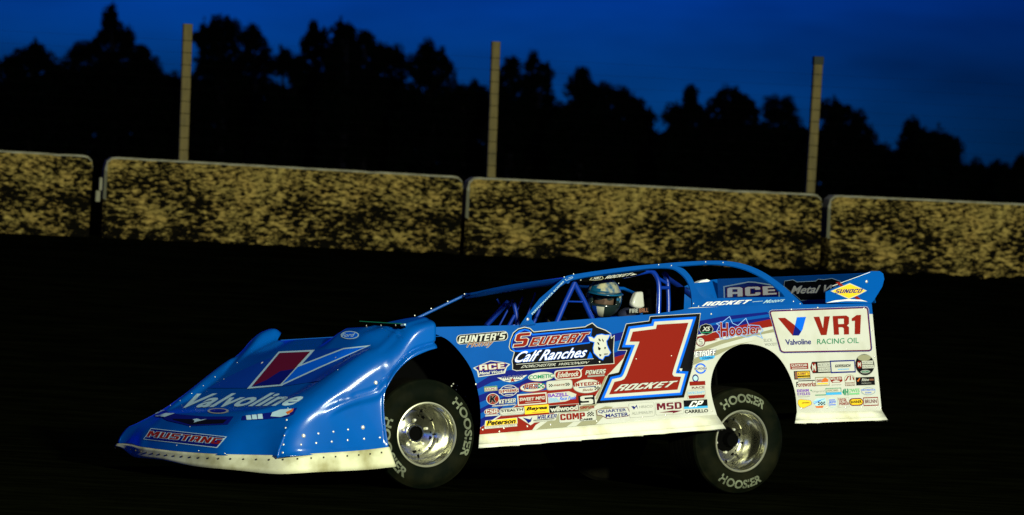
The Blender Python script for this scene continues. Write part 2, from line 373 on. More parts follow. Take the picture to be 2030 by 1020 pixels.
def rivets(pts, r, nrm, m=ALU):
    mb = MB()
    for k, p in enumerate(pts):
        rad = r[k] if isinstance(r, list) else r
        n = (nrm[k] if isinstance(nrm, list) else nrm).normalized(); a = n.orthogonal().normalized(); b = n.cross(a); rows = []
        for q in range(4):
            th = q * math.pi / 6.01; rows.append([p + (a * math.cos(t) + b * math.sin(t)) * rad * math.cos(th) + n * rad * .55 * math.sin(th) for t in [2 * math.pi * i / 8 for i in range(8)]])
        mb.grid(rows, m, True)
    return mb
SN = BF * 0 + BL * SIDE_N.y + BU * SIDE_N.z
#@@NOSE
# ------------------------------------------------------------------ nose (hood, fenders and front in one moulding)
CX = [-.165, .03, .21, .30, .43, .60, .74, .88, .96, 1.01, 1.045, 1.07, 1.08]
CZ = [1.030, .985, .868, .835, .765, .665, .585, .50, .42, .36, .29, .24, .20]
HX = [.10, .165, .287, .455, .66, .80, .90, 1.01, 1.06, 1.13, 1.19, 1.24, 1.27]
HZ = [.935, .905, .842, .722, .60, .55, .522, .497, .465, .405, .343, .27, .20]
NV = 90
def resamp(xs, zs, n):
    P = spline([(a, 0, b) for a, b in zip(xs, zs)], 8); d = [0]
    for i in range(1, len(P)): d.append(d[-1] + (P[i] - P[i - 1]).length)
    T = [d[-1] * i / (n - 1) for i in range(n)]
    return np.interp(T, d, [p.x for p in P]), np.interp(T, d, [p.z for p in P])
cx, cz = resamp(CX, CZ, NV); hx, hz = resamp(HX, HZ, NV)
def zfix(y):  # the right front corner rides higher than the left one, as the photograph shows
    return .055 + .075 * (-y) if y < 0 else .055 * (1 - y / .9) ** 1 * 1.0
YT = .885
def nose_top(v, y):
    i = v * (NV - 1); a = int(min(i, NV - 2)); t = i - a
    X = lambda q: q[a] * (1 - t) + q[a + 1] * t
    fr = sstep(.55, .85, v)
    w_ = sstep(.50 - .08 * fr, .80 + .085 * fr, y) if y > 0 else sstep(.66 - .21 * fr, .80 + .085 * fr, -y)
    hxx, hzz, cxx, czz = X(hx), X(hz), X(cx), X(cz)
    # front bow in plan
    bow = (1 - (abs(y) / YT) ** 2)
    x = hxx * (1 - w_) + cxx * w_; z = hzz * (1 - w_) + czz * w_
    if w_ < 1: x = x - (1 - bow) * .13 * sstep(.45, 1.0, v) * (1 - w_)
    if y > .12: z += .055 * sstep(.13, .33, y) * (1 - w_) ** .6 * sstep(.30, .16, x) 
    z += zfix(y) * sstep(.72, 1.0, v)
    if y < -.2: x -= .11 * sstep(.25, .7, -y) * (1 - v) ** 6 * (1 - w_)
    if y < -.6: x += .045 * (1 - v) ** 6 * w_; z -= .040 * max(0, 1 - v / .05) ** 2 * w_
    if y < 0: x += .075 * sstep(.35, .885, -y) * sstep(.6, 1, v)
    if abs(y) > .70: z -= .030 * ((abs(y) - .70) / .185) ** 2 * (1 - sstep(.6, .9, v)) * sstep(.08, .22, v)
    z -= .02 * sstep(YT - .06, YT, abs(y)) * (1 - sstep(.8, 1, v) * .6)
    return x, y, z
def front_k(v): return v
nose = MB()
NU = 100
ys = [-YT + 2 * YT * j / NU for j in range(NU + 1)]
rowsT = [[nose_top(i / (NV - 1), y) for y in ys] for i in range(NV)]
nose.grid([[B(*p) for p in r] for r in rowsT], BLUE)
# side wall grids (left and right)
def archline(n):
    P = [aty(*q, .95) for q in spl2([(857, 690), (835, 697), (800, 715), (775, 740), (760, 770), (755, 800), (758, 840), (765, 888)], 6)]
    P = [toB(p) for p in P]; P = [(p.x, p.z) for p in P]
    Q = [(.31, .203), (.567, .198), (.80, .200), (.96, .203), (1.055, .206)]
    return P, Q
AP, AQ = archline(0)
def resamp2(P, n):
    d = [0]
    for i in range(1, len(P)): d.append(d[-1] + math.hypot(P[i][0] - P[i - 1][0], P[i][1] - P[i - 1][1]))
    T = [d[-1] * i / (n - 1) for i in range(n)]; return list(zip(np.interp(T, d, [p[0] for p in P]), np.interp(T, d, [p[1] for p in P])))
k1 = int(NV * .52)
EDGE = resamp2(AP, k1 + 1)[:-1] + resamp2([AP[-1]] + AQ, NV - k1)
NS = 40
def side_pt(v, s, sg):
    i = int(round(v * (NV - 1))); ex, ey, ez = rowsT[i][NU if sg > 0 else 0]
    qx, qz = EDGE[i]
    if sg < 0: qz = qz + .12 * sstep(.5, 1, v)
    x = ex + (qx - ex) * s; z = ez + (qz - ez) * s; d = math.hypot(qx - ex, qz - ez) * s; D = math.hypot(qx - ex, qz - ez)
    y = YT + .066 * (1 - math.exp(-d / (.018 + .032 * sstep(.04, .22, v)))) + .030 * s
    dch = .105 * (1 - sstep(.35, .66, v)) + .05; on = 1 - sstep(.60, .72, v)
    y += on * (-.014 * math.exp(-((d - dch) / .012) ** 2) + .010 * math.exp(-((d - dch - .035) / .02) ** 2) - .010 * sstep(dch + .05, dch + .075, d))
    fl = max(0, D - d); y += .012 * sstep(.04, .025, fl) * sstep(.15, .4, s)     # rolled flange at the arch and the bottom
    if v > .85: y -= .05 * sstep(.85, 1, v) * (1 - s) * .3
    return x, sg * y, z
for sg in (1, -1):
    nose.grid([[B(*side_pt(i / (NV - 1), (j / NS) ** 1.25, sg)) for j in range(NS + 1)] for i in range(NV)], BLUE)
NOSE = nose.build('nose', car, smooth=55)
bmn = bmesh.new(); bmn.from_mesh(NOSE.data); bmesh.ops.remove_doubles(bmn, verts=bmn.verts, dist=.0012); bmesh.ops.recalc_face_normals(bmn, faces=bmn.faces)
_I = ROOTM
def _loc(v): return toB(_I @ v.co)
cor = []; cre = []
for v in bmn.verts:
    if v.is_boundary: continue
    q = _loc(v)
    if q.x > .72 and .70 < abs(q.y): cor.append(v)
    elif q.x > .22 and .80 < abs(q.y) < .935: cre.append(v)
for _ in range(30): bmesh.ops.smooth_vert(bmn, verts=cor, factor=.5, use_axis_x=True, use_axis_y=True, use_axis_z=True)
for _ in range(10): bmesh.ops.smooth_vert(bmn, verts=cre, factor=.5, use_axis_x=True, use_axis_y=True, use_axis_z=True)
bmn.normal_update(); _c = _I.inverted() @ CP; _s = sum((1 if f_.normal.dot(_c - f_.calc_center_median()) > 0 else -1) * f_.calc_area() for f_ in bmn.faces if f_.normal.z ** 2 > .1)
if _s < 0: bmesh.ops.reverse_faces(bmn, faces=bmn.faces)
bmn.to_mesh(NOSE.data); bmn.free()
sm = NOSE.modifiers.new('thickness', 'SOLIDIFY'); sm.thickness = .004; sm.offset = -1
bvh = BVHTree.FromPolygons([ROOTM @ v.co for v in NOSE.data.vertices], [list(p.vertices) for p in NOSE.data.polygons])
def onnose(px, py, off=0.0):
    r = ray(px, py).normalized(); h = bvh.ray_cast(CP, r)
    if h[0] is None: return None
    n = h[1]; n = -n if n.dot(r) > 0 else n
    return h[0] + n * off
def nosehit(px, py):
    r = ray(px, py).normalized(); h = bvh.ray_cast(CP, r)
    if h[0] is None: return None, None
    n = h[1]; n = -n if n.dot(r) > 0 else n
    return h[0], n
# skirt under the nose
sk = MB(); ring = []
NR = 60
for j in range(NU + 1):
    x, y, z = rowsT[NV - 1][j]; ring.append((x, y, z))
left = [side_pt(i / (NV - 1), 1.0, 1) for i in range(NV - 1, k1 - 1, -1)]; right = [side_pt(i / (NV - 1), 1.0, -1) for i in range(NV - 1, k1 - 1, -1)]
ring = ring + left
for _ in range(60):
    ring = [ring[0]] + [tuple((ring[k - 1][i] + 2 * ring[k][i] + ring[k + 1][i]) / 4 for i in range(3)) for k in range(1, len(ring) - 1)] + [ring[-1]]
def skz(x, y): # skirt depth
    return .058 + .05 * sstep(-.2, .95, y) + .01 * sstep(.9, .3, x) + (.004 * math.sin(y * 9))
hgt = [skz(x, y) * (.12 + .88 * sstep(-.90, -.55, y) if y < 0 else 1) for x, y, z in ring]
rows = []
for k in range(5):
    t = k / 4; rr2 = []
    for (x, y, z), h in zip(ring, hgt):
        o = Vector((x - .45, y, 0)).normalized() * (.006 + .016 * t); rr2.append(B(x + o.x - (.0 if x > .35 else 0) + (-.03 * t if (x < .34) else 0), y + o.y, z + .008 - (h + .008) * t))
    rows.append(rr2)
sk.grid(rows, NSKIRT); so = sk.build('nose_skirt', car, smooth=40, solid=.006)
pts = []; 
for j in range(0, len(ring), 5):
    x, y, z = ring[j]; o = Vector((x - .45, y, 0)).normalized(); pts.append(B(x + o.x * .016, y + o.y * .016, z - .02))
for q in pts: rivets([q], .006, (BF * .8 + BL * .6), STEEL).build('bolt', so, smooth=60)
# nose rivets
rv = []; rn = []; rad = []
def addr(lst, r):
    for q in lst:
        p, n = nosehit(*q)
        if p: rv.append(p); rn.append(n); rad.append(r)
z5 = lambda x, y: (480 + x / 5.666, 760 + y / 5.666)
addr([z5(*q) for q in [(498, 407), (485, 496), (472, 584), (463, 684), (454, 775), (858, 560), (1026, 540), (1190, 516), (662, 685), (832, 667), (1007, 652), (1186, 635), (1370, 620), (1548, 606), (195, 833), (390, 842), (435, 832), (508, 828), (684, 816), (864, 805), (1033, 792), (1206, 777), (1384, 762), (1562, 742)]], .0078)
addr([z5(690, 585), z5(1357, 492), (745, 758)], .0145)
z1 = lambda x, y: (200 + x / 2.833, 600 + y / 2.833)
addr([z1(*q) for q in [(765, 335), (640, 415), (690, 428), (735, 418), (780, 430), (810, 415), (845, 430), (900, 410), (935, 421), (962, 405), (992, 418), (1020, 400), (1080, 398), (1110, 390), (1150, 380), (1180, 398), (1205, 375), (1235, 392), (1265, 380), (1300, 388), (1330, 375), (575, 465), (510, 508), (445, 548), (390, 575), (500, 695), (548, 830), (695, 845), (650, 683), (765, 865), (720, 862), (650, 862), (590, 850), (1050, 590), (330, 825), (425, 800)]], .0042)
addr([z1(905, 338), z1(1320, 310)], .012)
big_ = [k for k in range(len(rv)) if rad[k] >= .0075]; sml = [k for k in range(len(rv)) if rad[k] < .0075]
for k in big_: rivets([rv[k]], rad[k], rn[k]).build('rivet', NOSE, smooth=60)
for k in sml: rivets([rv[k]], rad[k], rn[k]).build('rivet', NOSE, smooth=60)
# nose graphics
def ND(step=.0007, sub=6): return Decal(onnose, .0030, step, sub)
d = ND(); Z = lambda L_: [z1(*q) for q in L_]
d.poly(Z([(600, 480), (760, 395), (900, 330), (1000, 290), (1380, 250), (1520, 255), (1400, 330), (1230, 440), (1020, 470), (800, 480)]), C['navy2'] if 'navy2' in C else mat('deep_blue_panel', (.001, .045, .34), .35, 0, .4), True)
d.build('hood_stripe', NOSE)
d = ND()
d.off = .0042
d.poly(Z([(822, 485), (1000, 276), (1204, 266), (1020, 468)]), 'pale', True)
d.poly(Z([(1012, 470), (1105, 357), (1365, 256), (1518, 240), (1240, 365)]), 'pale', True)
d.poly(Z([(1022, 458), (1108, 364), (1368, 263), (1490, 250), (1236, 359)]), 'rblue', True)
d.poly(Z([(850, 474), (1007, 285), (1178, 278), (1012, 460)]), 'maroon', True)
d.poly(Z([(850, 474), (935, 436), (1010, 388), (1092, 374), (1012, 461)]), 'navy', True)
d.build('chevron_emblem', NOSE)
d = ND(.0006, 12)
d.text('Valvoline', 0, 0, 1, 1, 'pale', .034, .25, None, 1.05, quad=[z1(440, 592), z1(1082, 578), z1(1180, 504), z1(540, 512)]); d.build('hood_lettering', NOSE)
z4 = lambda x, y: (220 + x / 6.375, 780 + y / 6.375); Z4 = lambda L_: [z4(*q) for q in L_]
d = ND(); d.poly(Z4([(655, 312), (730, 252), (830, 262), (1200, 292), (1555, 290), (1480, 392), (1000, 412), (720, 345)]), C['navy'], True)
d.poly(Z4([(780, 320), (1200, 330), (1470, 330), (1420, 380), (1010, 398), (790, 335)]), C['black'], True)
d.poly(Z4([(1035, 330), (1090, 320), (1140, 335), (1215, 326), (1150, 345), (1100, 355), (1050, 372), (1062, 350)]), 'pale', True); d.build('grille', NOSE)
d = ND(); d.poly(Z4([(528, 265), (600, 220), (680, 200), (730, 240), (830, 258), (740, 300), (560, 292)]), 'navy', True)
d.poly(Z4([(530, 262), (610, 215), (688, 210), (560, 268)]), 'pale', True)
for k in range(3): d.poly(Z4([(560 + k * 45, 288 + k * 4), (700 + k * 40, 250 + k * 2), (730 + k * 40, 252 + k * 2), (600 + k * 42, 296 + k * 2)]), 'pale', True)
d.build('headlight', NOSE)
d = ND(); d.poly(Z([(790, 660), (798, 636), (960, 616), (1104, 590), (1082, 628), (1050, 642), (900, 657)]), 'navy', True)
for k in range(3): d.poly(Z([(820 + k * 32, 658 - k * 2), (816 + k * 33, 634 - k * 3), (842 + k * 33, 632 - k * 3), (848 + k * 32, 657 - k * 2)]), 'pale', True)
d.poly(Z([(955, 640), (965, 618), (1010, 602), (1075, 597), (1060, 628), (1010, 644)]), 'pale', True); d.poly(Z([(1040, 618), (1085, 596), (1080, 612), (1052, 630)]), 'orange', True); d.build('headlight', NOSE)
d = ND(); d.poly(Z4([(412, 578), (508, 440), (1468, 545), (1345, 688)]), 'pale', True); d.poly(Z4([(424, 573), (514, 448), (1450, 551), (1338, 677)]), 'navy', True)
d.text('MUSTANG', 0, 0, 1, 1, 'red', .05, .0, [('pale', .05)], .95, quad=[z4(452, 548), z4(1370, 642), z4(1425, 570), z4(495, 476)]); d.build('bumper_lettering', NOSE)
d = ND(); d.poly(Z4(ell(1355, 222, 135, 34)), 'grey', True); d.poly(Z4(ell(1355, 222, 105, 24)), 'navy', True); d.build('hood_badge', NOSE)
z3 = lambda x, y: (500 + x / 5.075, 600 + y / 5.075)
d = ND(); d.poly([z3(*q) for q in ell(985, 327, 92, 40)], 'pale', True); d.poly([z3(*q) for q in ell(985, 327, 81, 32)], 'rblue', True)
d.text('Ford', 0, 0, 1, 1, 'pale', .02, .4, None, 1, quad=[z3(895, 350), z3(1035, 343), z3(1040, 305), z3(900, 312)]); d.build('oval_badge', NOSE)

#@@SIDE
# ------------------------------------------------------------------ side panel
c2 = lambda x, y: (700 + x / 2.833, 620 + y / 2.833)
c5 = lambda x, y: (1250 + x / 3.76, 500 + y / 3.76)
c6 = lambda x, y: (1540 + x / 6, 690 + y / 6)
c7 = lambda x, y: (930 + x / 5.37, 690 + y / 5.37)
c8 = lambda x, y: (1180 + x / 3.923, 610 + y / 3.923)
c9 = lambda x, y: (1000 + x / 8.5, 640 + y / 8.5)
frontarch = spl2([(859, 660), (887, 673), (912, 698), (933, 729), (944, 761), (951, 796), (953, 832), (951, 861)], 5)
reararch = spl2([(1421, 822), (1412, 790), (1409, 761), (1416, 729), (1434, 701), (1459, 685), (1483, 681), (1512, 687), (1536, 701), (1554, 722), (1568, 750), (1577, 782), (1580, 818)], 5)
outline = frontarch + [(1180, 841)] + reararch + [(1748, 814), (1737, 700), (1728, 601), (1592, 603), (1545, 604), (1372, 609), (1350, 614), (1297, 622), (1175, 631), (1100, 637), (1026, 644), (857, 648)]
regs = [
 ([(840, 640), (1740, 590), (1740, 622), (1640, 622), (1530, 628), (1470, 640), (1381, 664), (1240, 704), (1160, 726), (1100, 753), (1085, 772), (1027, 800), (985, 826), (954, 846), (940, 850)], C['blue']),
 ([(938, 765), (970, 745), (1010, 733), (1060, 735), (1100, 727), (1160, 722), (1225, 696), (1245, 690), (1245, 706), (1160, 728), (1101, 755), (1060, 762), (1030, 779), (1000, 800), (985, 826), (954, 846), (945, 848), (945, 800)], C['navy']),
 ([(938, 775), (975, 757), (1035, 745), (1060, 742), (1030, 758), (990, 768), (945, 785)], C['blue']),
 ([(945, 800), (985, 783), (1000, 785), (985, 793), (948, 812)], C['blue']),
 ([(948, 822), (975, 806), (990, 806), (970, 820), (950, 832)], C['blue']),
 ([(1205, 664), (1245, 655), (1245, 670), (1205, 680)], C['navy']),
 ([(1380, 637), (1430, 627), (1520, 618), (1526, 622), (1440, 634), (1384, 646)], C['navy']),
 ([(1380, 650), (1440, 640), (1525, 628), (1530, 634), (1450, 650), (1380, 664)], C['navy']),
 ([(1378, 668), (1420, 657), (1470, 644), (1532, 631), (1540, 645), (1500, 652), (1430, 668), (1376, 684)], C['red']),
 ([(1245, 700), (1160, 724), (1150, 738), (1101, 753), (1085, 772), (1027, 783), (1025, 802), (987, 828), (954, 846), (945, 866), (1051, 858), (1062, 842), (1105, 815), (1150, 800), (1180, 785), (1206, 742)], C['red']),
 ([(1062, 852), (1105, 820), (1165, 800), (1190, 797), (1165, 815), (1120, 848)], C['tan']),
 ([(1140, 846), (1175, 815), (1200, 805), (1215, 806), (1180, 842)], C['tan']),
 ([(1180, 790), (1200, 745), (1206, 744), (1196, 800)], C['tan']),
 ([(1374, 694), (1430, 674), (1500, 660), (1540, 650), (1545, 656), (1480, 668), (1430, 682), (1372, 704)], C['tan']),
 ([(1372, 712), (1420, 694), (1460, 682), (1500, 674), (1460, 684), (1425, 702), (1368, 726)], C['tan']),
]
sp = region_mesh(outline, [], regs, C['cream'], lambda a, b: side(a, b, 0))
SIDE = sp.build('side_panel', car, solid=.0)
SIDE.modifiers.clear()
# returned edge of the two wheel openings and top (thickness of the sheet)
ed = MB()
def strip(pts, depth, m, mbx): mbx.grid([[side(a, b, 0) for a, b in pts], [side(a, b, -depth) for a, b in pts]], m)
strip(frontarch, .02, C['blue'], ed); strip(reararch, .02, C['cream'], ed); strip([(1748, 814), (1737, 700), (1728, 601), (1592, 603), (1372, 609), (1297, 622), (1175, 631), (1026, 644), (857, 648), (859, 660)], .02, C['blue'], ed)
ed.build('panel_edge', SIDE)
# skirts below
def skirt(top, bot, name):
    mb = MB(); rows = []
    prof = [(-.0, .004), (.35, .010), (.62, .022), (.70, .030), (.74, .040), (1.0, .046), (1.0, .040)]
    for t, o in prof: rows.append([side(a[0] + (b[0] - a[0]) * t, a[1] + (b[1] - a[1]) * t, o) for a, b in zip(top, bot)])
    mb.grid(rows, SKIRT); return mb.build(name, car, smooth=25, solid=.006, recalc='cam')
lerp = lambda a, b, n: [(a[0] + (b[0] - a[0]) * i / n, a[1] + (b[1] - a[1]) * i / n) for i in range(n + 1)]
S1 = skirt(lerp((951, 861), (1420, 821), 12), lerp((949, 888), (1439, 849), 12), 'side_skirt')
S2 = skirt(lerp((1580, 817), (1748, 813), 8), lerp((1576, 839), (1760, 832), 8), 'side_skirt')
rvp = [side(a, b, .001) for a, b in [c7(145, 865), c7(370, 850), c7(620, 830), c7(868, 812), c8(12, 880), c8(190, 862), c8(370, 848), c8(547, 835), c8(728, 822), c8(908, 800), c8(318, 397), c8(592, 372), (1410, 622), (1058, 764),
       c5(1160, 720), c5(1313, 722), c5(1465, 720), c5(1615, 720), c5(1765, 718), c5(1740, 415), c5(1200, 425), c5(1395, 412), c5(1800, 580), c6(1165, 100), c6(1200, 390), c6(1235, 710), c6(295, 715), c6(820, 703), c6(1010, 700), c6(1183, 700), c6(600, 705), c2(690, 400), c2(1385, 275), (990, 855), (1180, 760)]]
for q in rvp: rivets([q], .007, SN).build('rivet', SIDE, smooth=60)

def SD(): return Decal(side)
def st(name, x0, y0, x1, y1, slope=None): return SD().frame(x0, y0, x1, y1, slope)
def fin(d, label=None): return d.build('sponsor_decal', SIDE, label)
# number 1
red1 = [c8(*q) for q in [(108, 672), (150, 575), (205, 563), (226, 552), (243, 525), (345, 262), (268, 262), (292, 185), (472, 162), (480, 130), (725, 115), (608, 480), (600, 515), (612, 532), (668, 535), (640, 635)]]
d = SD(); d.off = .0015
for off, col in ((17.6, 'cream'), (16.6, 'black'), (11.2, 'rblue'), (6.2, 'cream'), (0, 'red')):
    d.poly(offset_poly(red1, off) if off else red1, col, True)
d.text('ROCKET', 0, 0, 1, 1, 'cream', .06, .35, [('black', .035)], 1.0, quad=[c8(145, 648), c8(618, 612), c8(645, 565), c8(165, 598)])
d.build('race_number', SIDE, 'big red number 1 with white, blue and black outlines')
# gunters
d = SD().frame(905, 655, 1007, 683)
d.rr(0, 0, 1, 1, 'cream', .08).rr(.012, .04, .988, .96, 'black', .08); d.text("GUNTER'S", .03, .14, .97, .86, 'cream', .05, .25)
d.text("Honey", .18, -.55, .72, .25, 'brown', .02, .5, [('cream', .03)]); fin(d, 'black sticker reading GUNTER\'S Honey')
# Seubert
d = SD(); Z9 = lambda L_: [c9(*q) for q in L_]
big = Z9([(80, 400), (100, 290), (150, 165), (230, 100), (340, 70), (430, 90), (495, 150), (1360, 65), (1400, 40), (1480, 0), (1560, 70), (1700, 120), (1790, 180), (1800, 260), (1850, 215), (1835, 460), (1845, 680), (200, 800), (140, 780), (140, 700), (130, 640), (170, 490), (100, 450)])
d.poly(offset_poly(big, .9), 'cream', True); d.poly(offset_poly(big, -.5), 'black', True)
d.poly(Z9([(105, 400), (120, 290), (180, 175), (250, 120), (340, 95), (420, 115), (480, 180), (1480, 90), (1440, 340), (560, 450), (420, 500), (160, 480)]), 'rblue', True)
d.poly(Z9([(125, 395), (140, 290), (200, 190), (340, 120), (410, 140), (470, 210), (1460, 115), (1425, 320), (560, 430), (180, 460)]), 'navy', True)
d.text('EUBERT', 0, 0, 1, 1, 'red', .05, .18, [('cream', .045)], 1, quad=[c9(415, 392), c9(1375, 305), c9(1440, 155), c9(440, 250)])
d.text('S', 0, 0, 1, 1, 'red', .05, .1, [('cream', .045)], 1, quad=[c9(150, 405), c9(400, 385), c9(440, 160), c9(180, 180)])
d.poly(Z9([(150, 690), (1500, 600), (1480, 480), (1400, 430), (600, 500), (180, 600)]), 'black', True)
d.text('Calf Ranches', 0, 0, 1, 1, 'white', .015, .35, [('rblue', .03)], 1.0, quad=[c9(160, 668), c9(1370, 570), c9(1410, 400), c9(230, 478)])
d.line([c9(200, 695), c9(1500, 600)], 1.0, 'cream', True)
d.text('DORCHESTER, WISCONSIN', 0, 0, 1, 1, 'cream', .01, .35, None, 1, quad=[c9(270, 765), c9(1400, 688), c9(1435, 640), c9(300, 712)])
cow = Z9([(1412, 228), (1470, 235), (1510, 265), (1560, 205), (1640, 190), (1700, 205), (1775, 200), (1745, 265), (1715, 300), (1725, 370), (1755, 440), (1785, 495), (1750, 545), (1690, 550), (1655, 612), (1600, 590), (1510, 500), (1498, 420), (1520, 320), (1440, 300)])
d.poly(offset_poly(cow, 1.6), 'rblue', True); d.poly(cow, 'cream', True)
for P in ([(1590, 255), (1625, 290), (1615, 310), (1585, 285)], [(1650, 260), (1675, 300), (1668, 320), (1645, 285)], [(1562, 320), (1590, 330), (1605, 370), (1580, 360)], [(1580, 395), (1625, 425), (1610, 460), (1580, 445)], [(1690, 400), (1712, 410), (1700, 440), (1685, 425)], [(1600, 520), (1640, 535), (1610, 565)], [(1680, 515), (1750, 512), (1740, 525), (1685, 530)]): d.poly(Z9(P), 'black', True)
d.poly(Z9([(1395, 600), (1440, 480), (1470, 520), (1490, 590)]), 'rblue', True); fin(d, 'large sticker reading SEUBERT Calf Ranches with a cow head')
# ACE metal works
def ace(d, P):
    d.poly(P([(.0, .62), (.12, .72), (.48, 1.0), (.86, .8), (1.0, .66), (.9, .46), (.84, .1), (.12, .0), (.1, .4)]), 'cream', True)
    d.poly(P([(.05, .62), (.14, .70), (.48, .95), (.84, .77), (.95, .66), (.86, .46), (.80, .15), (.15, .06), (.14, .42)]), 'navy', True)
d = SD().frame(938, 711, 1012, 748); ace(d, lambda L_: [d.L(*q) for q in L_])
d.text('ACE', .17, .42, .85, .78, 'cream', .06, 0, [('red', .05)]); d.text('Metal Works', .15, .14, .84, .33, 'cream', .03, .3); fin(d)
def box2(x0, y0, x1, y1, bg, bord, txt, tc_, bold=.03, shear=0, shape='rr', tb=(.08, .2, .92, .8), extra=None, label=None, slope=None):
    d = SD().frame(x0, y0, x1, y1, slope)
    if bord: getattr(d, shape)(-.02, -.05, 1.02, 1.05, bord)
    if bg: getattr(d, shape)(.02, .07, .98, .93, bg) if bord else getattr(d, shape)(0, 0, 1, 1, bg)
    if txt: d.text(txt, *tb, tc_, bold, shear)
    if extra: extra(d)
    return fin(d, label)
d = SD().frame(986, 741, 1046, 760); d.poly([(0, .85), (.3, .75), (.7, .75), (1, .9), (.8, .3), (.6, .1), (.4, .05), (.2, .3)], 'cream'); d.text('FIVE STAR', .14, .55, .86, .95, 'navy', .03, .2, [('cream', .03)])
d.poly([(.5 + (.11 if k % 2 == 0 else .045) * math.sin(k * math.pi / 5), .32 + (.34 if k % 2 == 0 else .14) * math.cos(k * math.pi / 5)) for k in range(10)], 'red'); d.rect(.26, .3, .40, .4, 'navy').rect(.6, .3, .74, .4, 'navy'); fin(d)
box2(1047, 735, 1099, 757, 'cream', None, 'COMETIC', 'green', .04, .1, 'el', (.03, .28, .97, .72))
box2(1100, 731, 1152, 752, 'red', 'cream', 'Edelbrock', 'cream', .03, .4)
d = SD().frame(1160, 731, 1202, 747); d.text('POWERS', 0, .35, 1, 1, 'cream', .06, .3, [('black', .05)]); d.rect(.1, -.05, .9, .2, 'grey'); fin(d)
d = SD().frame(960, 764, 986, 776); d.rect(0, 0, 1, 1, 'tan').rect(0, .8, 1, .95, 'green').rect(.1, .2, .9, .75, 'cream'); d.text('RACING', .15, .25, .85, .7, 'red', .03); fin(d)
d = SD().frame(989, 762, 1028, 786); d.el(.05, -.05, .95, 1.05, 'cream').el(.09, .0, .91, 1.0, 'navy').rect(.0, .3, 1, .68, 'cream'); d.text('SPRING', .02, .35, .98, .63, 'red', .05).rect(.3, .1, .7, .16, 'cream').rect(.3, .8, .7, .86, 'cream'); fin(d)
d = SD().frame(1030, 755, 1082, 779); d.el(0, 0, 1, 1, 'red').el(.03, .08, .97, .92, 'cream').el(.12, .3, .94, .86, 'navy'); d.text('PRC', .17, .34, .7, .82, 'red', .07, .15, [('cream', .05)])
for a in range(3):
    for b_ in range(3):
        d.rect(.72 + a * .07, .35 + b_ * .15, .79 + a * .07, .5 + b_ * .15, 'cream' if (a + b_) % 2 else 'green')
fin(d)
def chk(d, u0, v0, u1, v1, n, m_, c1='black', c2_='cream'):
    for a in range(n):
        for b_ in range(m_):
            if (a + b_) % 2 == 0: d.rect(u0 + (u1 - u0) * a / n, v0 + (v1 - v0) * b_ / m_, u0 + (u1 - u0) * (a + 1) / n, v0 + (v1 - v0) * (b_ + 1) / m_, c1)
        d.off -= d.step * m_ * .5
    d.off += d.step * n * m_ * .3
d = SD().frame(1083, 751, 1135, 774); d.rr(0, 0, 1, 1, 'grey', .1).rr(.02, .05, .98, .95, 'cream', .1); chk(d, .10, .35, .26, .65, 4, 3); chk(d, .74, .35, .90, .65, 4, 3); d.text('PARTS', .28, .4, .72, .58, 'brown', .03, .3); fin(d)
d = SD().frame(1136, 749, 1192, 781); d.el(0, 0, 1, 1, 'grey').el(.02, .03, .98, .97, 'cream'); d.rect(.04, .48, .96, .78, 'cream'); d.text('INTEGRA', .03, .53, .97, .78, 'red', .06); d.rect(.2, .42, .8, .47, 'navy'); d.text('Shocks', .32, .16, .7, .33, 'brown', .02, .4); chk(d, .76, .2, .95, .42, 4, 3); fin(d)
d = SD().frame(964, 778, 990, 803); d.el(0, 0, 1, 1, 'cream').el(.05, .05, .95, .95, 'red'); d.text('K', .24, .2, .8, .8, 'black', .09, .1, [('cream', .02)]); fin(d)
d = SD().frame(989, 789, 1023, 805); d.text('KEYSER', 0, .38, 1, 1, 'cream', .06, .2, [('black', .04)]); d.rect(-.4, .02, .95, .2, 'cream'); d.text('MANUFACTURING', -.38, .05, .9, .17, 'navy', .01); fin(d)
box2(1027, 778, 1083, 803, 'red', 'cream', 'SWEET MFG', 'cream', .04, .15, 'rect', (.05, .38, .95, .7), lambda d: d.rect(.25, .2, .8, .24, 'cream'))
d = SD().frame(1086, 775, 1143, 799); d.poly([(0, 1), (.75, 1.05), (1, .7), (.95, .35), (.6, .05), (0, 0)], 'cream'); d.text('BAZELL', .02, .58, .72, .95, 'purple', .05, 0); d.text('Race Fuels', .4, .2, .98, .55, 'rblue', .02, .5)
for k in range(4): d.rect(.02, .08 + k * .12, .42 - k * .03, .13 + k * .12, 'sky')
fin(d)
d = SD().frame(1147, 782, 1179, 803); d.rect(0, 0, 1, 1, 'black'); d.text('S', .12, .04, .9, .96, 'cream', .10, 0, None, 1); fin(d)
d = SD().frame(1150, 803, 1178, 811); d.text('SIMPSON', 0, 0, 1, 1, 'red', .06); fin(d)
d = SD().frame(960, 808, 990, 825); d.rr(.0, .15, 1, 1, 'cream', .3).rr(.03, .2, .97, .95, 'red', .3); d.text('CSR', .12, .32, .88, .85, 'cream', .08); d.rect(.05, -.02, .95, .12, 'cream'); fin(d)
box2(991, 806, 1040, 824, 'cream', 'grey', 'STEALTH', 'black', .04, 0, 'rr', (.06, .48, .94, .85), lambda d: chk(d, .08, .2, .92, .3, 16, 2, 'grey'))
box2(1040, 801, 1088, 821, 'yellow', None, 'Beyea', 'black', .06, .3, 'rect', (.06, .32, .94, .88), lambda d: d.rect(.3, .12, .85, .18, 'brown'))
d = SD().frame(1088, 799, 1148, 819); d.rect(0, 0, 1, 1, 'cream').rect(.015, .04, .985, .96, 'black').rect(.35, .78, .98, .93, 'red').rect(.7, .08, .98, .3, 'red'); d.text('wilwood', .04, .16, .96, .82, 'cream', .07); fin(d)
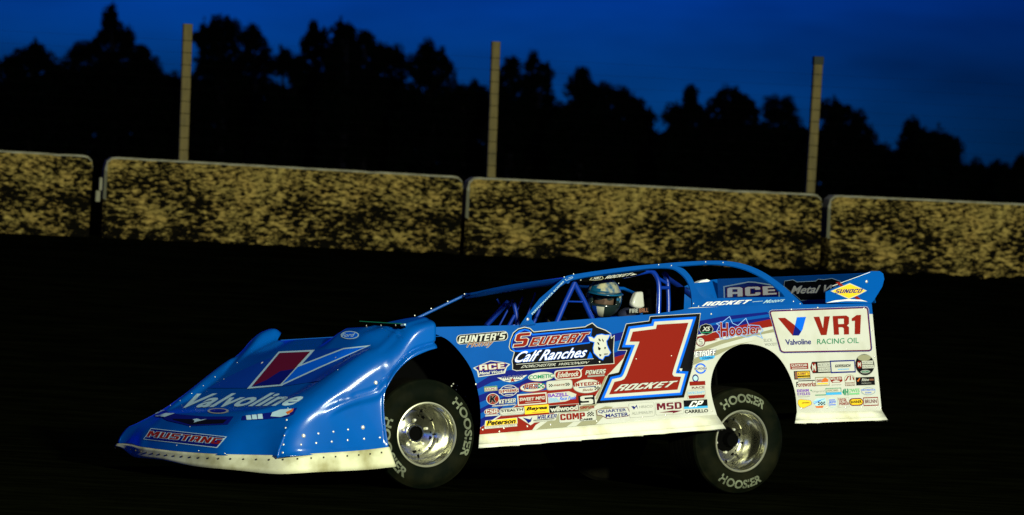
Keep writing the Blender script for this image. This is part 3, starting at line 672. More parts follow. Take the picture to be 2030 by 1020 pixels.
d = SD().frame(960, 827, 1026, 850); d.poly([(.0, .28), (.04, .95), (1, 1.0), (1, .3)], 'cream').poly([(.03, .32), (.06, .9), (.98, .95), (.98, .34)], 'yellow'); d.text('Peterson', .07, .36, .95, .92, 'black', .05, .3); d.rect(0, .0, .98, .25, 'cream'); d.text('FLUID SYSTEMS', .06, .06, .92, .2, 'grey', .01); fin(d)
d = SD().frame(1027, 819, 1107, 842); d.poly([(0, .95), (1, 1), (.92, .2), (.4, .12), (.3, -.15), (.22, .15), (.1, .6)], 'cream'); d.text('WALKER', .48, .5, .97, .95, 'navy', .06, .25); d.poly([(.12, .85), (.3, .55), (.36, .85), (.32, .3), (.25, .1), (.2, .45)], 'navy'); d.rect(.38, .36, .9, .44, 'black'); d.rect(.38, .2, .85, .26, 'grey'); fin(d)
d = SD().frame(1108, 813, 1182, 838); d.rr(0, 0, 1, 1, 'grey', .03).rr(.01, .03, .99, .97, 'cream', .03); d.text('COMP', .04, .26, .70, .88, 'red', .09, 0, [('maroon', .015)]); chk(d, .76, .45, .94, .9, 5, 4); d.text('CAMS', .55, .08, .9, .26, 'black', .04); fin(d)
d = SD().frame(1183, 806, 1250, 831); d.poly([(0, .9), (.04, 1), (.92, 1.0), (1, .35), (.93, .1), (.3, -.02), (.12, .35), (0, .4)], 'maroon').poly([(.02, .88), (.05, .96), (.91, .96), (.98, .36), (.92, .14), (.31, .03), (.13, .4), (.02, .44)], 'cream')
d.text('QUARTER', .05, .55, .88, .9, 'navy', .03); d.text('MASTER', .26, .12, .93, .48, 'navy', .03); fin(d)
d = SD().frame(1247, 796, 1297, 828); d.rr(0, 0, 1, 1, 'grey', .05).rr(.012, .02, .988, .98, 'cream', .05); d.poly([(.1, .8), (.2, .55), (.3, .75), (.36, .55), (.32, .88), (.24, .72), (.2, .8)], 'navy'); d.text('HRSCO', .42, .62, .95, .8, 'grey', .02); d.text('ALUMINUM', .1, .2, .92, .4, 'grey', .0); fin(d)
d = SD().frame(1299, 794, 1355, 823, .06); d.rr(0, 0, 1, 1, 'grey', .05).rr(.012, .02, .988, .98, 'cream', .05); d.text('MSD', .06, .4, .94, .92, 'maroon', .09, 0); d.poly([(.12, .2), (.6, .3), (.95, .25), (.6, .08), (.62, .16)], 'maroon'); fin(d)
d = SD().frame(1356, 791, 1403, 819, .05); d.rect(0, .38, 1, 1, 'black').rect(0, .34, 1, .5, 'sky'); d.text('CP', .2, .45, .85, .92, 'white', .05, .5); d.text('CARRILLO', .02, .0, 1.0, .26, 'black', .03); fin(d)
d = SD().frame(1362, 772, 1399, 791, .05); d.rr(0, 0, 1, 1, 'grey', .05).rr(.015, .03, .985, .97, 'cream', .05); d.text('SAFECRAFT', .04, .58, .96, .85, 'sky', .01); d.poly([(.06, .42), (.97, .45), (.9, .08), (.1, .06)], 'red'); fin(d)
d = SD().frame(1367, 742, 1398, 772, .05); d.el(.2, .5, .6, 1.05, 'navy').el(.26, .6, .54, .95, 'pale').rect(0, .28, 1, .56, 'red').rect(.1, .02, .98, .24, 'cream'); d.text('RACE', .14, .05, .94, .2, 'maroon', .03); fin(d)
d = SD().frame(1378, 719, 1400, 741, .05); d.el(0, 0, 1, 1, 'rblue').el(.14, .14, .86, .86, 'cream').rect(-.05, .38, 1.05, .62, 'cream'); d.text('BORDEN', -.03, .4, 1.03, .6, 'navy', .02); fin(d)
d = SD().frame(1371, 692, 1420, 716, .09); d.text('PETROFF', 0, .42, 1, 1.0, 'white', .07, .2, [('navy', .07)]); d.poly([(.3, .3), (.5, .4), (.95, .38), (.9, .12), (.6, -.02), (.35, .1)], 'sky'); d.rect(.1, .98, .8, 1.04, 'maroon'); d.text('TOWING', .42, .1, .86, .3, 'navy', .04, .3); fin(d)
d = SD().frame(1380, 667, 1398, 687, .05); d.el(0, 0, 1, 1, 'maroon').el(.1, .1, .9, .9, 'cream'); d.text('S', .3, .2, .72, .8, 'grey', .06); d.poly([(.9, .6), (1.9, .72), (2.4, .62), (1.6, .5), (.9, .48)], 'red'); fin(d)
d = SD().frame(1386, 641, 1414, 664, .05); d.poly(ell(.5, .5, .52, .54, 8), 'grey').poly(ell(.5, .5, .47, .49, 8), 'black').rect(.1, .18, .9, .26, 'green'); d.text('XS', .2, .35, .8, .75, 'cream', .04, .3); fin(d)
# Hoosier
d = SD(); hb = [c5(*q) for q in [(640, 590), (662, 545), (640, 530), (690, 515), (738, 478), (760, 528), (800, 545), (860, 490), (880, 540), (960, 545), (988, 580), (965, 600), (985, 640), (930, 615), (870, 632), (790, 612), (760, 628), (720, 645), (670, 645), (662, 610)]]
d.line(hb + [hb[0]], 1.5, 'rblue', True); d.line(hb + [hb[0]], .7, 'pale', True); d.text('Hoosier', 0, 0, 1, 1, 'red', .03, .0, [('cream', .035), ('rblue', .065)], 1.0, quad=[c5(672, 635), c5(970, 600), c5(978, 548), c5(668, 520)]); fin(d, 'gothic red lettering Hoosier with blue spikes')
d = SD().frame(1514, 669, 1544, 686, .05); d.text('SLICK', 0, .55, .6, .95, 'grey', .03); d.text("WOODY'S", .05, .02, 1, .42, 'grey', .03); fin(d)
# rear stickers
RB = .035
def rb(x0, y0, x1, y1, *a, **k): k['slope'] = RB; p = c6(x0, y0); q = c6(x1, y1); return box2(p[0], p[1], q[0], q[1], *a, **k)
def rf(x0, y0, x1, y1): p = c6(x0, y0); q = c6(x1, y1); return SD().frame(p[0], p[1], q[0], q[1], RB)
rb(155, 168, 378, 258, 'red', 'cream', 'QUICKCAR', 'cream', .04, 0, 'rect', (.07, .4, .93, .82), lambda d: d.rect(.1, .2, .9, .3, 'cream'))
d = rf(398, 153, 648, 298); d.poly([(0, .5), (.1, 1), (1, 1), (1, 0), (.1, 0)], 'black').poly([(.04, .5), (.12, .92), (.25, .92), (.31, .5), (.25, .08), (.12, .08)], 'red'); d.text('M', .09, .2, .26, .8, 'cream', .03); d.rect(.36, .52, .95, .9, 'cream').rect(.36, .1, .95, .48, 'cream'); d.text('MORTON', .39, .58, .92, .84, 'grey', .04); d.text('BUILDINGS', .38, .17, .93, .42, 'grey', .04); fin(d)
rb(643, 143, 928, 290, 'cream', 'navy', 'GORSUCH', 'black', .05, .2, 'rect', (.17, .45, .83, .68), lambda d: d.rect(.28, .24, .75, .3, 'sky'))
d = rf(930, 62, 1163, 328); d.el(0, 0, 1, 1, 'grey').el(.02, .02, .98, .98, 'black').poly(ell(.5, .82, .34, .14, 16), 'tan').el(.1, .34, .34, .68, 'red'); d.text('M', .15, .42, .3, .62, 'cream', .03); d.rect(.36, .52, .93, .68, 'cream').rect(.36, .33, .95, .49, 'cream'); d.text('MORTON', .4, .55, .9, .65, 'grey', .04); d.text('BUILDINGS', .38, .36, .92, .46, 'grey', .04); d.el(.25, .1, .75, .26, 'grey'); d.text('RACING', .32, .14, .7, .22, 'green', .04); fin(d)
d = rf(205, 265, 398, 372); d.rect(0, 0, 1, 1, 'black').rect(.06, .1, .22, .9, 'brown').rect(.22, .45, .96, .9, 'yellow').rect(.22, .2, .96, .28, 'yellow').rect(.22, .08, .96, .14, 'cream'); d.text("KENNY'S", .26, .52, .92, .84, 'brown', .05); fin(d)
d = rf(230, 376, 460, 460); d.rect(.12, .86, .98, 1.0, 'black'); d.text('Foreworks', 0, .0, 1, .78, 'red', .02, .1); d.text('F', 0, 0, .12, .8, 'black', .05, .1); fin(d)
rb(462, 342, 622, 445, 'cream', 'tan', 'DIRT', 'red', .06, 0, 'rect', (.08, .42, .6, .75), lambda d: (d.poly([(.4, .4), (.55, .8), (.75, .95), (.95, .7), (.92, .42)], 'orange'), d.rect(.12, .15, .9, .3, 'yellow')))
d = rf(628, 335, 782, 448); d.poly([(0, .95), (.95, 1.0), (1.0, .5), (.8, .35), (.2, .35), (.1, .5)], 'red'); d.poly([(.2, .5), (.5, .62), (.82, .5), (.75, .4), (.28, .4)], 'cream'); d.text('WILES', .06, .68, .92, .92, 'cream', .05); d.rect(.15, .08, .88, .14, 'grey'); fin(d)
d = rf(795, 308, 940, 450); d.el(.05, .1, .95, 1.0, 'tan').el(.09, .14, .91, .96, 'cream'); d.poly([(.1, .45), (.35, .85), (.6, .9), (.4, .75), (.22, .45)], 'red').poly([(.5, .5), (.55, .9), (.62, .9), (.6, .5)], 'red').poly([(.8, .5), (.72, .85), (.85, .7), (.88, .5)], 'red'); d.rect(.1, .05, .95, .3, 'cream'); d.text('RACING', .12, .2, .9, .32, 'brown', .05); d.text('DESIGNS', .12, .02, .9, .14, 'brown', .03); fin(d)
rb(942, 338, 1165, 442, 'black', None, 'Rhino', 'cream', .03, .4, 'rect', (.3, .5, .7, .85), lambda d: (d.poly([(.05, .55), (.2, .9), (.25, .9), (.12, .45)], 'orange'), d.rect(.72, .55, .95, .75, 'brown'), d.text('PRODUCTS', .3, .15, .8, .32, 'grey', .02)))
d = rf(243, 482, 395, 580); d.rect(0, .15, 1, 1, 'cream'); d.text('DOHM', .0, .62, .92, .98, 'purple', .09); d.text('CYCLES', .02, .22, 1, .55, 'purple', .09); d.rect(.05, .0, .95, .05, 'grey'); fin(d)
d = rf(400, 478, 582, 568); d.text('Vanguard', .1, .45, .95, .8, 'grey', .01, .3); d.poly([(.0, .8), (.06, .95), (.1, .7)], 'green'); d.rect(.3, .05, 1, .16, 'green'); fin(d)
d = rf(583, 468, 768, 556); d.rect(0, 0, 1, 1, 'green').rect(0, 0, 1, .34, 'sky').rect(.04, .38, .96, .9, 'cream'); d.text('RACING', .1, .48, .8, .8, 'tan', .05); fin(d)
d = rf(778, 472, 990, 562); d.poly([(0, .5), (.1, .95), (.3, 1), (.3, 0), (.1, .05)], 'green').rect(.14, 0, .36, 1, 'cream'); d.text('H', .16, .02, .34, .98, 'green', .05); d.text('OWES', .36, .4, .98, .95, 'lgreen', .02); d.rect(.38, .1, .96, .3, 'lgreen'); fin(d)
d = rf(998, 456, 1178, 564); d.el(0, 0, 1, 1, 'pale').el(.04, .06, .96, .94, 'brown').el(.07, .1, .93, .9, 'cream').rect(.02, .52, .98, .76, 'cream'); d.text('PERFORMANCE', .03, .56, .97, .74, 'rblue', .03, .1); d.text('ENGINES', .3, .25, .7, .4, 'rblue', .02); fin(d)
d = rf(248, 600, 418, 716); d.poly([(.05, .9), (.2, 1), (.9, .85), (1, .6), (.95, .35), (.4, .0), (.15, .1), (.0, .5)], 'brown').poly([(.07, .88), (.2, .96), (.88, .82), (.96, .6), (.92, .38), (.4, .05), (.17, .13), (.03, .5)], 'yellow'); d.text('JENSEN', .28, .48, .85, .66, 'black', .03, .3); fin(d)
d = rf(428, 588, 588, 712); d.poly([(.0, .6), (.3, .95), (.95, 1), (1, .55), (.9, .3), (.25, .2)], 'pale').poly([(.15, .18), (.8, .22), (.7, .0), (.25, .02)], 'orange'); d.line([(.05, .6), (.9, .9)], 1.1, 'sky').line([(.1, .45), (.6, .75)], 1.1, 'rblue'); chk(d, .4, .3, .92, .62, 5, 3); fin(d)
d = rf(600, 583, 718, 708); d.el(0, 0, 1, 1, 'pale').el(.05, .05, .95, .95, 'cream'); d.text('JEFF', .12, .42, .9, .66, 'rblue', .09); d.rect(.2, .72, .8, .8, 'rblue').rect(.15, .24, .85, .32, 'rblue'); fin(d)
d = rf(728, 585, 858, 700); d.rect(-.02, -.02, 1.02, 1.02, 'tan').rect(0, 0, 1, 1, 'cream'); d.text('TOTAL', .04, .55, .85, .92, 'red', .08, -.1); d.text('POWER', .1, .2, .98, .5, 'red', .08, -.1); fin(d)
d = rf(860, 590, 1028, 686); d.rr(0, 0, 1, 1, 'maroon', .25).rr(.05, .14, .95, .86, 'yellow', .22); d.text('BANNER', .1, .32, .9, .72, 'black', .04); fin(d)
rb(1033, 583, 1203, 682, 'cream', 'red', 'BRUNN', 'maroon', .03, 0, 'rect', (.1, .28, .92, .76))
# VR1 plate
d = SD(); pl = [c5(*q) for q in [(1034, 450), (1040, 436), (1055, 430), (1745, 404), (1765, 408), (1774, 425), (1801, 712), (1797, 730), (1780, 738), (1145, 750), (1125, 745), (1112, 730)]]
d.off = .0022; d.poly(offset_poly(pl, .6), 'cream', True).poly(pl, 'navy', True).poly(offset_poly(pl, -1.6), 'maroon', True).poly(offset_poly(pl, -3.2), C['cream'], True)
d.poly([c5(*q) for q in [(1098, 488), (1152, 487), (1230, 546), (1256, 618), (1208, 619)]], 'red', True)
d.poly([c5(*q) for q in [(1240, 483), (1308, 480), (1282, 575), (1256, 618), (1222, 560)]], 'rblue', True)
d.poly([c5(*q) for q in [(1226, 545), (1272, 590), (1254, 619), (1209, 619)]], 'navy', True)
d.text('VR1', 0, 0, 1, 1, 'red', .11, 0, None, 1.05, quad=[c5(1385, 617), c5(1712, 608), c5(1718, 465), c5(1365, 480)])
d.text('Valvoline', 0, 0, 1, 1, 'navy', .02, .0, None, .95, quad=[c5(1158, 690), c5(1346, 684), c5(1346, 643), c5(1152, 648)])
d.text('RACING OIL', 0, 0, 1, 1, 'green', .0, .05, None, 1, quad=[c5(1392, 684), c5(1702, 674), c5(1700, 634), c5(1390, 645)])
d.build('sign_plate', SIDE, 'white plate reading VR1 Valvoline RACING OIL')

#@@UPPER
# ------------------------------------------------------------------ roof side, pillars, spoiler
outer = spl2([(1119, 549), (1130, 545), (1180, 537), (1240, 529), (1290, 524), (1350, 519), (1400, 516.5), (1440, 517), (1475, 523), (1510, 537), (1545, 560), (1570, 582), (1592, 602)], 4)
inner1 = spl2([(1263, 534), (1290, 531), (1330, 531), (1348, 540), (1362, 556), (1370, 580), (1372, 611)], 4)
SP = outer + [(1590, 607), (1372, 613)] + inner1[::-1][1:] + [(1206, 541), (1163, 548), (1134, 554)]
hole = spl2([(1341, 527), (1356, 533), (1370, 548), (1378, 564), (1386, 580), (1398, 592)], 4) + [(1436, 590), (1545, 588), (1556, 588)] + spl2([(1550, 580), (1529, 562), (1503, 545), (1476, 533), (1447, 526), (1410, 523), (1370, 525)], 4)
sail = region_mesh(SP, [hole], [], C['blue'], lambda a, b: lean(a, b, .004)).build('sail_panel', car, solid=.01, recalc='cam')
pil = region_mesh([(1030, 645), (1041, 629), (1070, 591), (1106, 560), (1119, 549), (1134, 554), (1123, 559), (1111, 567), (1077, 601), (1054, 626), (1054, 633), (1062, 642)], [], [], C['blue'], lambda a, b: lean(a, b, .004)).build('roof_pillar', car, solid=.012, recalc='cam')
d = Decal(lambda a, b, o=0: lean(a, b, .006 + o)); c22 = lambda x, y: (1020 + x / 7, 530 + y / 7)
d.text('PERFORMANCE BODIES', 0, 0, 1, 1, 'pale', .03, 0, None, 1, quad=[c22(252, 655), c22(690, 195), c22(675, 182), c22(232, 640)])
d.line([c22(700, 165), c22(800, 125), c22(810, 140), c22(720, 180), c22(700, 165)], .7, 'pale', True); d.build('pillar_lettering', pil)
d = Decal(lambda a, b, o=0: lean(a, b, .006 + o))
d.text('ROCKET', 0, 0, 1, 1, 'white', .09, .3, None, 1.05, quad=[c5(530, 400), c5(890, 380), c5(908, 352), c5(545, 370)])
d.text('Motors', 0, 0, 1, 1, 'pale', .015, .45, None, 1, quad=[c5(985, 380), c5(1140, 366), c5(1158, 340), c5(1000, 355)]); d.line([c5(910, 368), c5(985, 362)], .8, 'pale', True)
d.build('sail_lettering', sail)
rivets([lean(a, b, .006) for a, b in [c5(470, 380), c5(508, 400), c5(1215, 365), c5(1265, 383), c5(210, 92), c5(305, 98), c5(560, 70), c5(690, 75), (1048, 632), c22(820, 90), c22(690, 130)]], .005, BL).build('rivets', sail, smooth=60)
rivets([lean(a, b, .008) for a, b in [c22(183, 718)]], .011, BL).build('quick_pin', pil, smooth=60)
# roof
LFt = toB(lean(1124, 551)); RFt = toB(aty(925, 582, -.62)); rf_ = MB(); rows = []
for k in range(13):
    t = k / 12; x = -1.50 - .98 * t; row = []
    zc = float(np.interp(x, [-2.70, -2.19, -1.5], [1.300, 1.292, 1.245]))
    for j in range(13):
        y = -.60 + 1.21 * j / 12; s = j / 12
        row.append(B(x, y, (zc - .012) - .06 * (1 - s) ** 1.5 + .012 * math.sin(math.pi * s)))
    rows.append(row)
rf_.grid(rows, BLUE); rf_.build('roof', car, smooth=40, solid=.012)
hd = MB(); a0 = aty(925, 587, -.62); b0 = lean(1125, 556)
n_ = 10; P0 = [a0.lerp(b0, k / n_) + BU * .006 * math.sin(math.pi * k / n_) for k in range(n_ + 1)]
hd.tube(P0, .019, C['blue'], 10); hd.build('roof_front_bar', car, smooth=50)
pr = MB(); pr.tube([aty(796, 645, -.74), aty(925, 583, -.62)], .010, C['blue'], 8); pr.build('roof_pillar', car, smooth=50)
rivets([aty(760 + x / 3.76, 500 + y / 3.76, -.60) for x, y in [(605, 310), (480, 365), (357, 418), (235, 470)]], .006, BL).build('rivets', hd and car, smooth=60).name = 'pillar_rivets'
# right rear roof support
rs = MB(); rs.tube([B(-2.45, -.58, 1.19), B(-2.9, -.62, 1.16), B(-3.4, -.80, 1.02)], .012, C['blue'], 8); rs.build('roof_support', car, smooth=50)
# visor strip with lettering below the left roof rail
vs_ = region_mesh([c22(880, 150), c22(1040, 118), c22(1400, 72), c22(1800, 30), c22(1830, 52), c22(1700, 105), c22(1450, 150), c22(1040, 195), c22(900, 200)], [], [], INK, lambda a, b: aty(a, b, .60)).build('window_visor', car, solid=.004, recalc='cam')
d = Decal(lambda a, b, o=0: aty(a, b, .602 + o)); d.text('ROCKET', 0, 0, 1, 1, 'cream', .06, .35, None, 1, quad=[c22(1250, 158), c22(1600, 112), c22(1650, 72), c22(1265, 118)])
d.poly([c22(*q) for q in [(1600, 112), (1700, 95), (1650, 82)]], 'cream', True); d.poly([c22(*q) for q in [(1035, 175), (1075, 130), (1220, 118), (1240, 150), (1210, 170), (1120, 180)]], 'tan', True); d.poly([c22(*q) for q in [(1060, 165), (1085, 138), (1210, 128), (1225, 150), (1200, 162), (1110, 172)]], 'black', True)
d.text('XR1', 0, 0, 1, 1, 'cream', .04, .2, None, 1, quad=[c22(1080, 165), c22(1190, 155), c22(1200, 130), c22(1095, 138)]); d.build('visor_lettering', vs_)
rivets([aty(*c22(920, 172), .603), aty(*c22(1445, 218), .5)], .005, BL).build('rivets', vs_)
# spoiler across the tail
SPN = Vector((1, 0, -.45)).normalized(); SPP = (-3.87, 0, 1.16)
spf = lambda a, b, o=0: onplane(a, b, (SPP[0] + o, 0, SPP[2]), SPN)
tl_ = (1422, 553); 
spo = region_mesh([tl_, (1560, 548), (1720, 541), (1735, 600), (1640, 606), (1500, 612), (1425, 616)], [], [], BLUE, spf).build('spoiler', car, solid=.006, recalc='cam')
d = Decal(spf)
d.poly([c5(*q) for q in [(695, 340), (692, 252), (880, 216), (925, 218), (1090, 245), (1110, 270), (1112, 340)]], 'pale', True)
d.poly([c5(*q) for q in [(704, 345), (702, 258), (880, 224), (925, 226), (1084, 252), (1102, 275), (1104, 345)]], 'navy', True)
d.text('ACE', 0, 0, 1, 1, 'white', .09, 0, [('maroon', .04)], 1, quad=[c5(722, 333), c5(1090, 312), c5(1085, 250), c5(722, 262)])
ol = [c5(*q) for q in [(1145, 250), (1150, 215), (1210, 205), (1240, 222), (1380, 215), (1400, 200), (1440, 205), (1500, 195), (1560, 215), (1580, 260), (1460, 300), (1450, 350), (1270, 355), (1230, 320)]]
d.poly(offset_poly(ol, .9), 'pale', True).poly(ol, 'black', True)
d.text('Metal Works', 0, 0, 1, 1, 'cream', .03, .4, [('navy', .03)], 1, quad=[c5(1190, 310), c5(1690, 290), c5(1700, 235), c5(1190, 250)])
d.build('spoiler_lettering', spo, 'sticker reading ACE Metal Works')
pz = lambda a, b, o=0: aty(a, b, .905 + o)
pl_ = region_mesh([(1637, 600), (1637, 578), (1660, 567), (1715, 541), (1728, 537), (1744, 537), (1751, 542), (1753, 553), (1749, 568), (1731, 597), (1726, 601)], [], [], BLUE, pz).build('spoiler_side_plate', car, solid=.005, recalc='cam')
d = Decal(pz); d.line([c5(1505, 250), c5(1785, 147)], .9, 'white', True); d.poly([c5(*q) for q in [(1455, 376), (1520, 358), (1620, 348), (1720, 352), (1765, 366), (1700, 362), (1600, 362), (1520, 370)]], 'white', True)
d.poly([c5(*q) for q in [(1528, 222), (1555, 220), (1720, 350), (1685, 348)]], 'red', True)
d.poly([c5(*q) for q in [(1490, 288), (1560, 258), (1635, 228), (1690, 252), (1762, 285), (1700, 318), (1628, 348), (1560, 318)]], 'cream', True)
d.poly([c5(*q) for q in [(1502, 288), (1560, 264), (1635, 235), (1690, 258), (1750, 285), (1700, 312), (1628, 341), (1560, 312)]], 'yellow', True)
d.text('SUNOCO', 0, 0, 1, 1, 'navy', .06, .15, None, 1.05, quad=[c5(1522, 305), c5(1722, 300), c5(1735, 270), c5(1530, 275)]); d.build('side_plate_sticker', pl_, 'yellow diamond sticker reading SUNOCO')
rivets([pz(*c5(1760, 217), .002)], .011, BL).build('rivets', pl_, smooth=60)
# right-hand inner panel of the tail
ipn = region_mesh([(1240, 646), (1306, 592), (1343, 574), (1375, 559), (1422, 553), (1426, 616), (1400, 640)], [], [], BLUE, lambda a, b: aty(a, b, -.86)).build('inner_side_panel', car, solid=.004, recalc='cam')
d = Decal(lambda a, b, o=0: aty(a, b, -.855 + o)); c1 = lambda x, y: (1240 + x / 7.2875, 500 + y / 7.2875)
d.poly([c1(*q) for q in [(640, 665), (680, 660), (690, 780), (680, 860), (650, 850), (660, 800)]], 'cream', True).poly([c1(*q) for q in [(642, 680), (672, 680), (684, 765), (655, 770)]], 'red', True)
d.line([c1(700, 655), c1(740, 643), c1(795, 640)], .5, 'pale', True).line([c1(700, 675), c1(780, 655)], .5, 'pale', True); d.build('panel_stickers', ipn)
fc = MB(); fc.add([aty(a, b, -.5) for a, b in [(1383, 560), (1390, 556), (1402, 553), (1408, 556), (1404, 558)]], [(0, 1, 2, 3, 4)], C['white']); fc.build('fuel_filler', car, solid=.05, recalc='cam')
# ------------------------------------------------------------------ cage, seat, interior
tb = MB()
def tpx(pts, y, r, m=TUBE): tb.tube([aty(a, b, yy) for (a, b), yy in zip(pts, y if isinstance(y, list) else [y] * len(pts))], r, m, 10)
tpx([(1139, 560), (1121, 598), (1101, 645)], .55, .018); tpx([(1138, 560), (1158, 597), (1180, 645)], .55, .018); tpx([(1125, 597), (1155, 598)], .55, .006)
tpx(spl2([(1235, 547), (1270, 540), (1290, 537), (1301, 547), (1306, 565), (1306, 600), (1304, 640)], 5), .56, .0175); tpx(spl2([(1315, 541), (1322, 550), (1325, 590), (1325, 640)], 5), .45, .016); tpx([(1303, 550), (1322, 561)], .5, .012)
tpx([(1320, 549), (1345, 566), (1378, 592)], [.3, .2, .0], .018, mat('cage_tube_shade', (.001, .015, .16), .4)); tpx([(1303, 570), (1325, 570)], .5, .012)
tpx([(1007, 598), (964, 645)], -.35, .017); tpx([(1017, 594), (990, 645)], -.4, .007); tpx(spl2([(1018, 600), (1023, 620), (1026, 648)], 4), -.3, .015); tpx([(1020, 625), (1008, 646)], -.3, .012); tpx([(1037, 588), (1012, 645)], -.5, .006); tpx([(1062, 580), (1040, 640)], -.6, .006); tpx([(1075, 600), (1056, 645)], -.1, .012); tpx([(985, 592), (990, 602)], -.4, .006)
for sy in (-.55, .5):   # cage down-tubes and floor rails below the panel line
    tb.tube([B(-1.1, sy, .95), B(-1.2, sy, .25), B(-2.6, sy, .25), B(-2.6, sy, .95)], .02, TUBE, 8)
tb.tube([B(-2.6, -.55, .95), B(-2.6, .5, .95)], .02, TUBE, 8); tb.tube([B(-1.1, -.55, .93), B(-1.1, .5, .93)], .02, TUBE, 8)
tb.build('roll_cage', car, smooth=50)
st_ = MB(); T_ = lambda p: B(*p)
st_.box((-2.42, .10, .30), (-1.85, .60, .36), INK, T_)
st_.grid([[B(-2.38 - .10 * k / 8, .35 + .24 * math.sin(a), .34 + .80 * k / 8) - BF * .07 * math.cos(a) for a in [-1.2 + 2.4 * j / 8 for j in range(9)]] for k in range(9)], INK)
seat = st_.build('seat', car, smooth=50, solid=.01)
hr = MB(); hp = [(1263, 578), (1276, 577), (1278, 600), (1279, 608), (1270, 611), (1259, 609), (1254, 602), (1257, 592)]
hr.add([aty(a, b, .42) for a, b in hp] + [aty(a, b, .42) - BL * .05 for a, b in hp], [tuple(range(8))] + [(i, (i + 1) % 8, 8 + (i + 1) % 8, 8 + i) for i in range(8)] + [tuple(range(15, 7, -1))], C['cream'])
hr.build('head_support', seat, bevel=.012, smooth=50)
d = Decal(lambda a, b, o=0: aty(a, b, .43 + o)); d.poly([(1246, 612), (1286, 609), (1287, 619), (1247, 622)], 'black', True); d.text('FIRE', 0, 0, 1, 1, 'grey', .06, 0, None, 1, quad=[(1248, 620), (1265, 619), (1265, 611), (1248, 612)]); d.text('BALL', 0, 0, 1, 1, 'brown', .06, 0, None, 1, quad=[(1267, 619), (1285, 618), (1285, 610), (1267, 611)]); d.build('seat_lettering', seat)
# decks, floor, firewall and engine bay (dark, close the body)
dk = MB()
dk.box((-1.05, -.84, .905), (.02, .84, .915), INK, T_); dk.box((-3.80, -.84, .90), (-2.62, .84, .91), INK, T_); dk.build('deck', car)
dk = MB(); dk.box((-3.6, -.60, .20), (.10, .60, .23), INK, T_); dk.box((-1.12, -.6, .23), (-1.10, .6, .90), INK, T_); dk.box((-2.72, -.6, .23), (-2.70, .6, .90), INK, T_); dk.box((-3.84, -.86, .45), (-3.82, .86, .90), INK, T_); dk.build('chassis_pan', car)
dk = MB(); dk.add([B(-.38, -.9, .2), B(-2.45, -.9, .2), B(-2.45, -.86, .94), B(-.16, -.86, .94)], [(0, 1, 2, 3)], C['blue']); dk.add([B(-3.08, -.9, .2), B(-3.86, -.9, .2), B(-3.88, -.86, .95), B(-2.4, -.86, .95), B(-2.42, -.88, .6), B(-2.7, -.88, .72), B(-3.0, -.88, .6)], [(0, 1, 2, 3, 4, 5, 6)], C['blue']); dk.build('side_panel', car, solid=.004)
ck = MB(); 
ck.add([onplane(a, b, (.06, 0, 0), (1, 0, 0)) for a, b in [(714, 636), (795, 641), (800, 650), (735, 650)]], [(0, 1, 2, 3)], INK); ck.build('cowl', car, solid=.02, recalc='cam')
ck = MB(); ck.tube([onplane(a, b, (.08, 0, 0), (1, 0, 0)) for a, b in [(713, 636.5), (795, 641.5)]], .003, C['green'], 6); ck.tube([onplane(a, b, (.085, 0, 0), (1, 0, 0)) for a, b in [(796, 644), (803, 643)]], .007, C['pale'], 6); ck.build('cowl_edge', car)
rivets([onplane(500 + a / 5.075, 600 + b / 5.075, (.085, 0, 0), (1, 0, 0)) for a, b in [(1148, 229), (1295, 226), (1443, 224)]], .006, BF).build('cowl_bolts', car)
# suspension links behind the front wheel
sus = MB(); sus.tube([aty(905, 838, .55), aty(950, 838, .60)], .016, mat('muddy_link', (.16, .12, .05), .6), 8); sus.tube([aty(905, 855, .55), aty(950, 858, .60)], .014, MATS['muddy_link'], 8)
sus.tube([B(0, -.7, .28), B(0, .7, .28)], .03, STEEL, 8); sus.tube([B(-.3, .3, .35), B(.02, .72, .34), B(.3, .3, .35)], .016, STEEL, 8); sus.tube([B(.02, .62, .34), B(-.05, .5, .80)], .04, STEEL, 10)
sus.build('suspension', car, smooth=50)
sus = MB(); sus.tube([PR - l0 * .2, PR - l0 * 1.7 - z0 * .02], .045, STEEL, 10); sus.build('rear_axle', car, smooth=50)
sus = MB(); sus.box((0, .26, .2), (.30, .28, .70), INK, T_); sus.box((-.95, .26, .2), (0, .28, .90), INK, T_); sus.build('wheel_well_blackout', car)  # added black sheets that stand in for shade inside the front wheel opening
rivets([aty(880 + a / 6.375, 740 + b / 6.375, .6) for a, b in [(120, 130), (97, 158), (170, 152), (157, 203), (272, 290), (302, 388), (350, 518)]], .006, BL).build('spring_collar', car)
stw = MB(); 
cs = B(-1.60, .36, .86); ax = (BF * .9 - BU * .45).normalized(); aa = BL; bb_ = ax.cross(aa).normalized()
stw.tube([cs + (aa * math.cos(t) + bb_ * math.sin(t)) * .17 for t in [2 * math.pi * i / 24 for i in range(25)]], .013, INK, 8, False)
for t in (0, 2.1, 4.2): stw.tube([cs, cs + (aa * math.cos(t) + bb_ * math.sin(t)) * .17], .008, STEEL, 6)
stw.tube([cs, cs + ax * .45], .014, STEEL, 8); stw.build('steering_wheel', car, smooth=50)

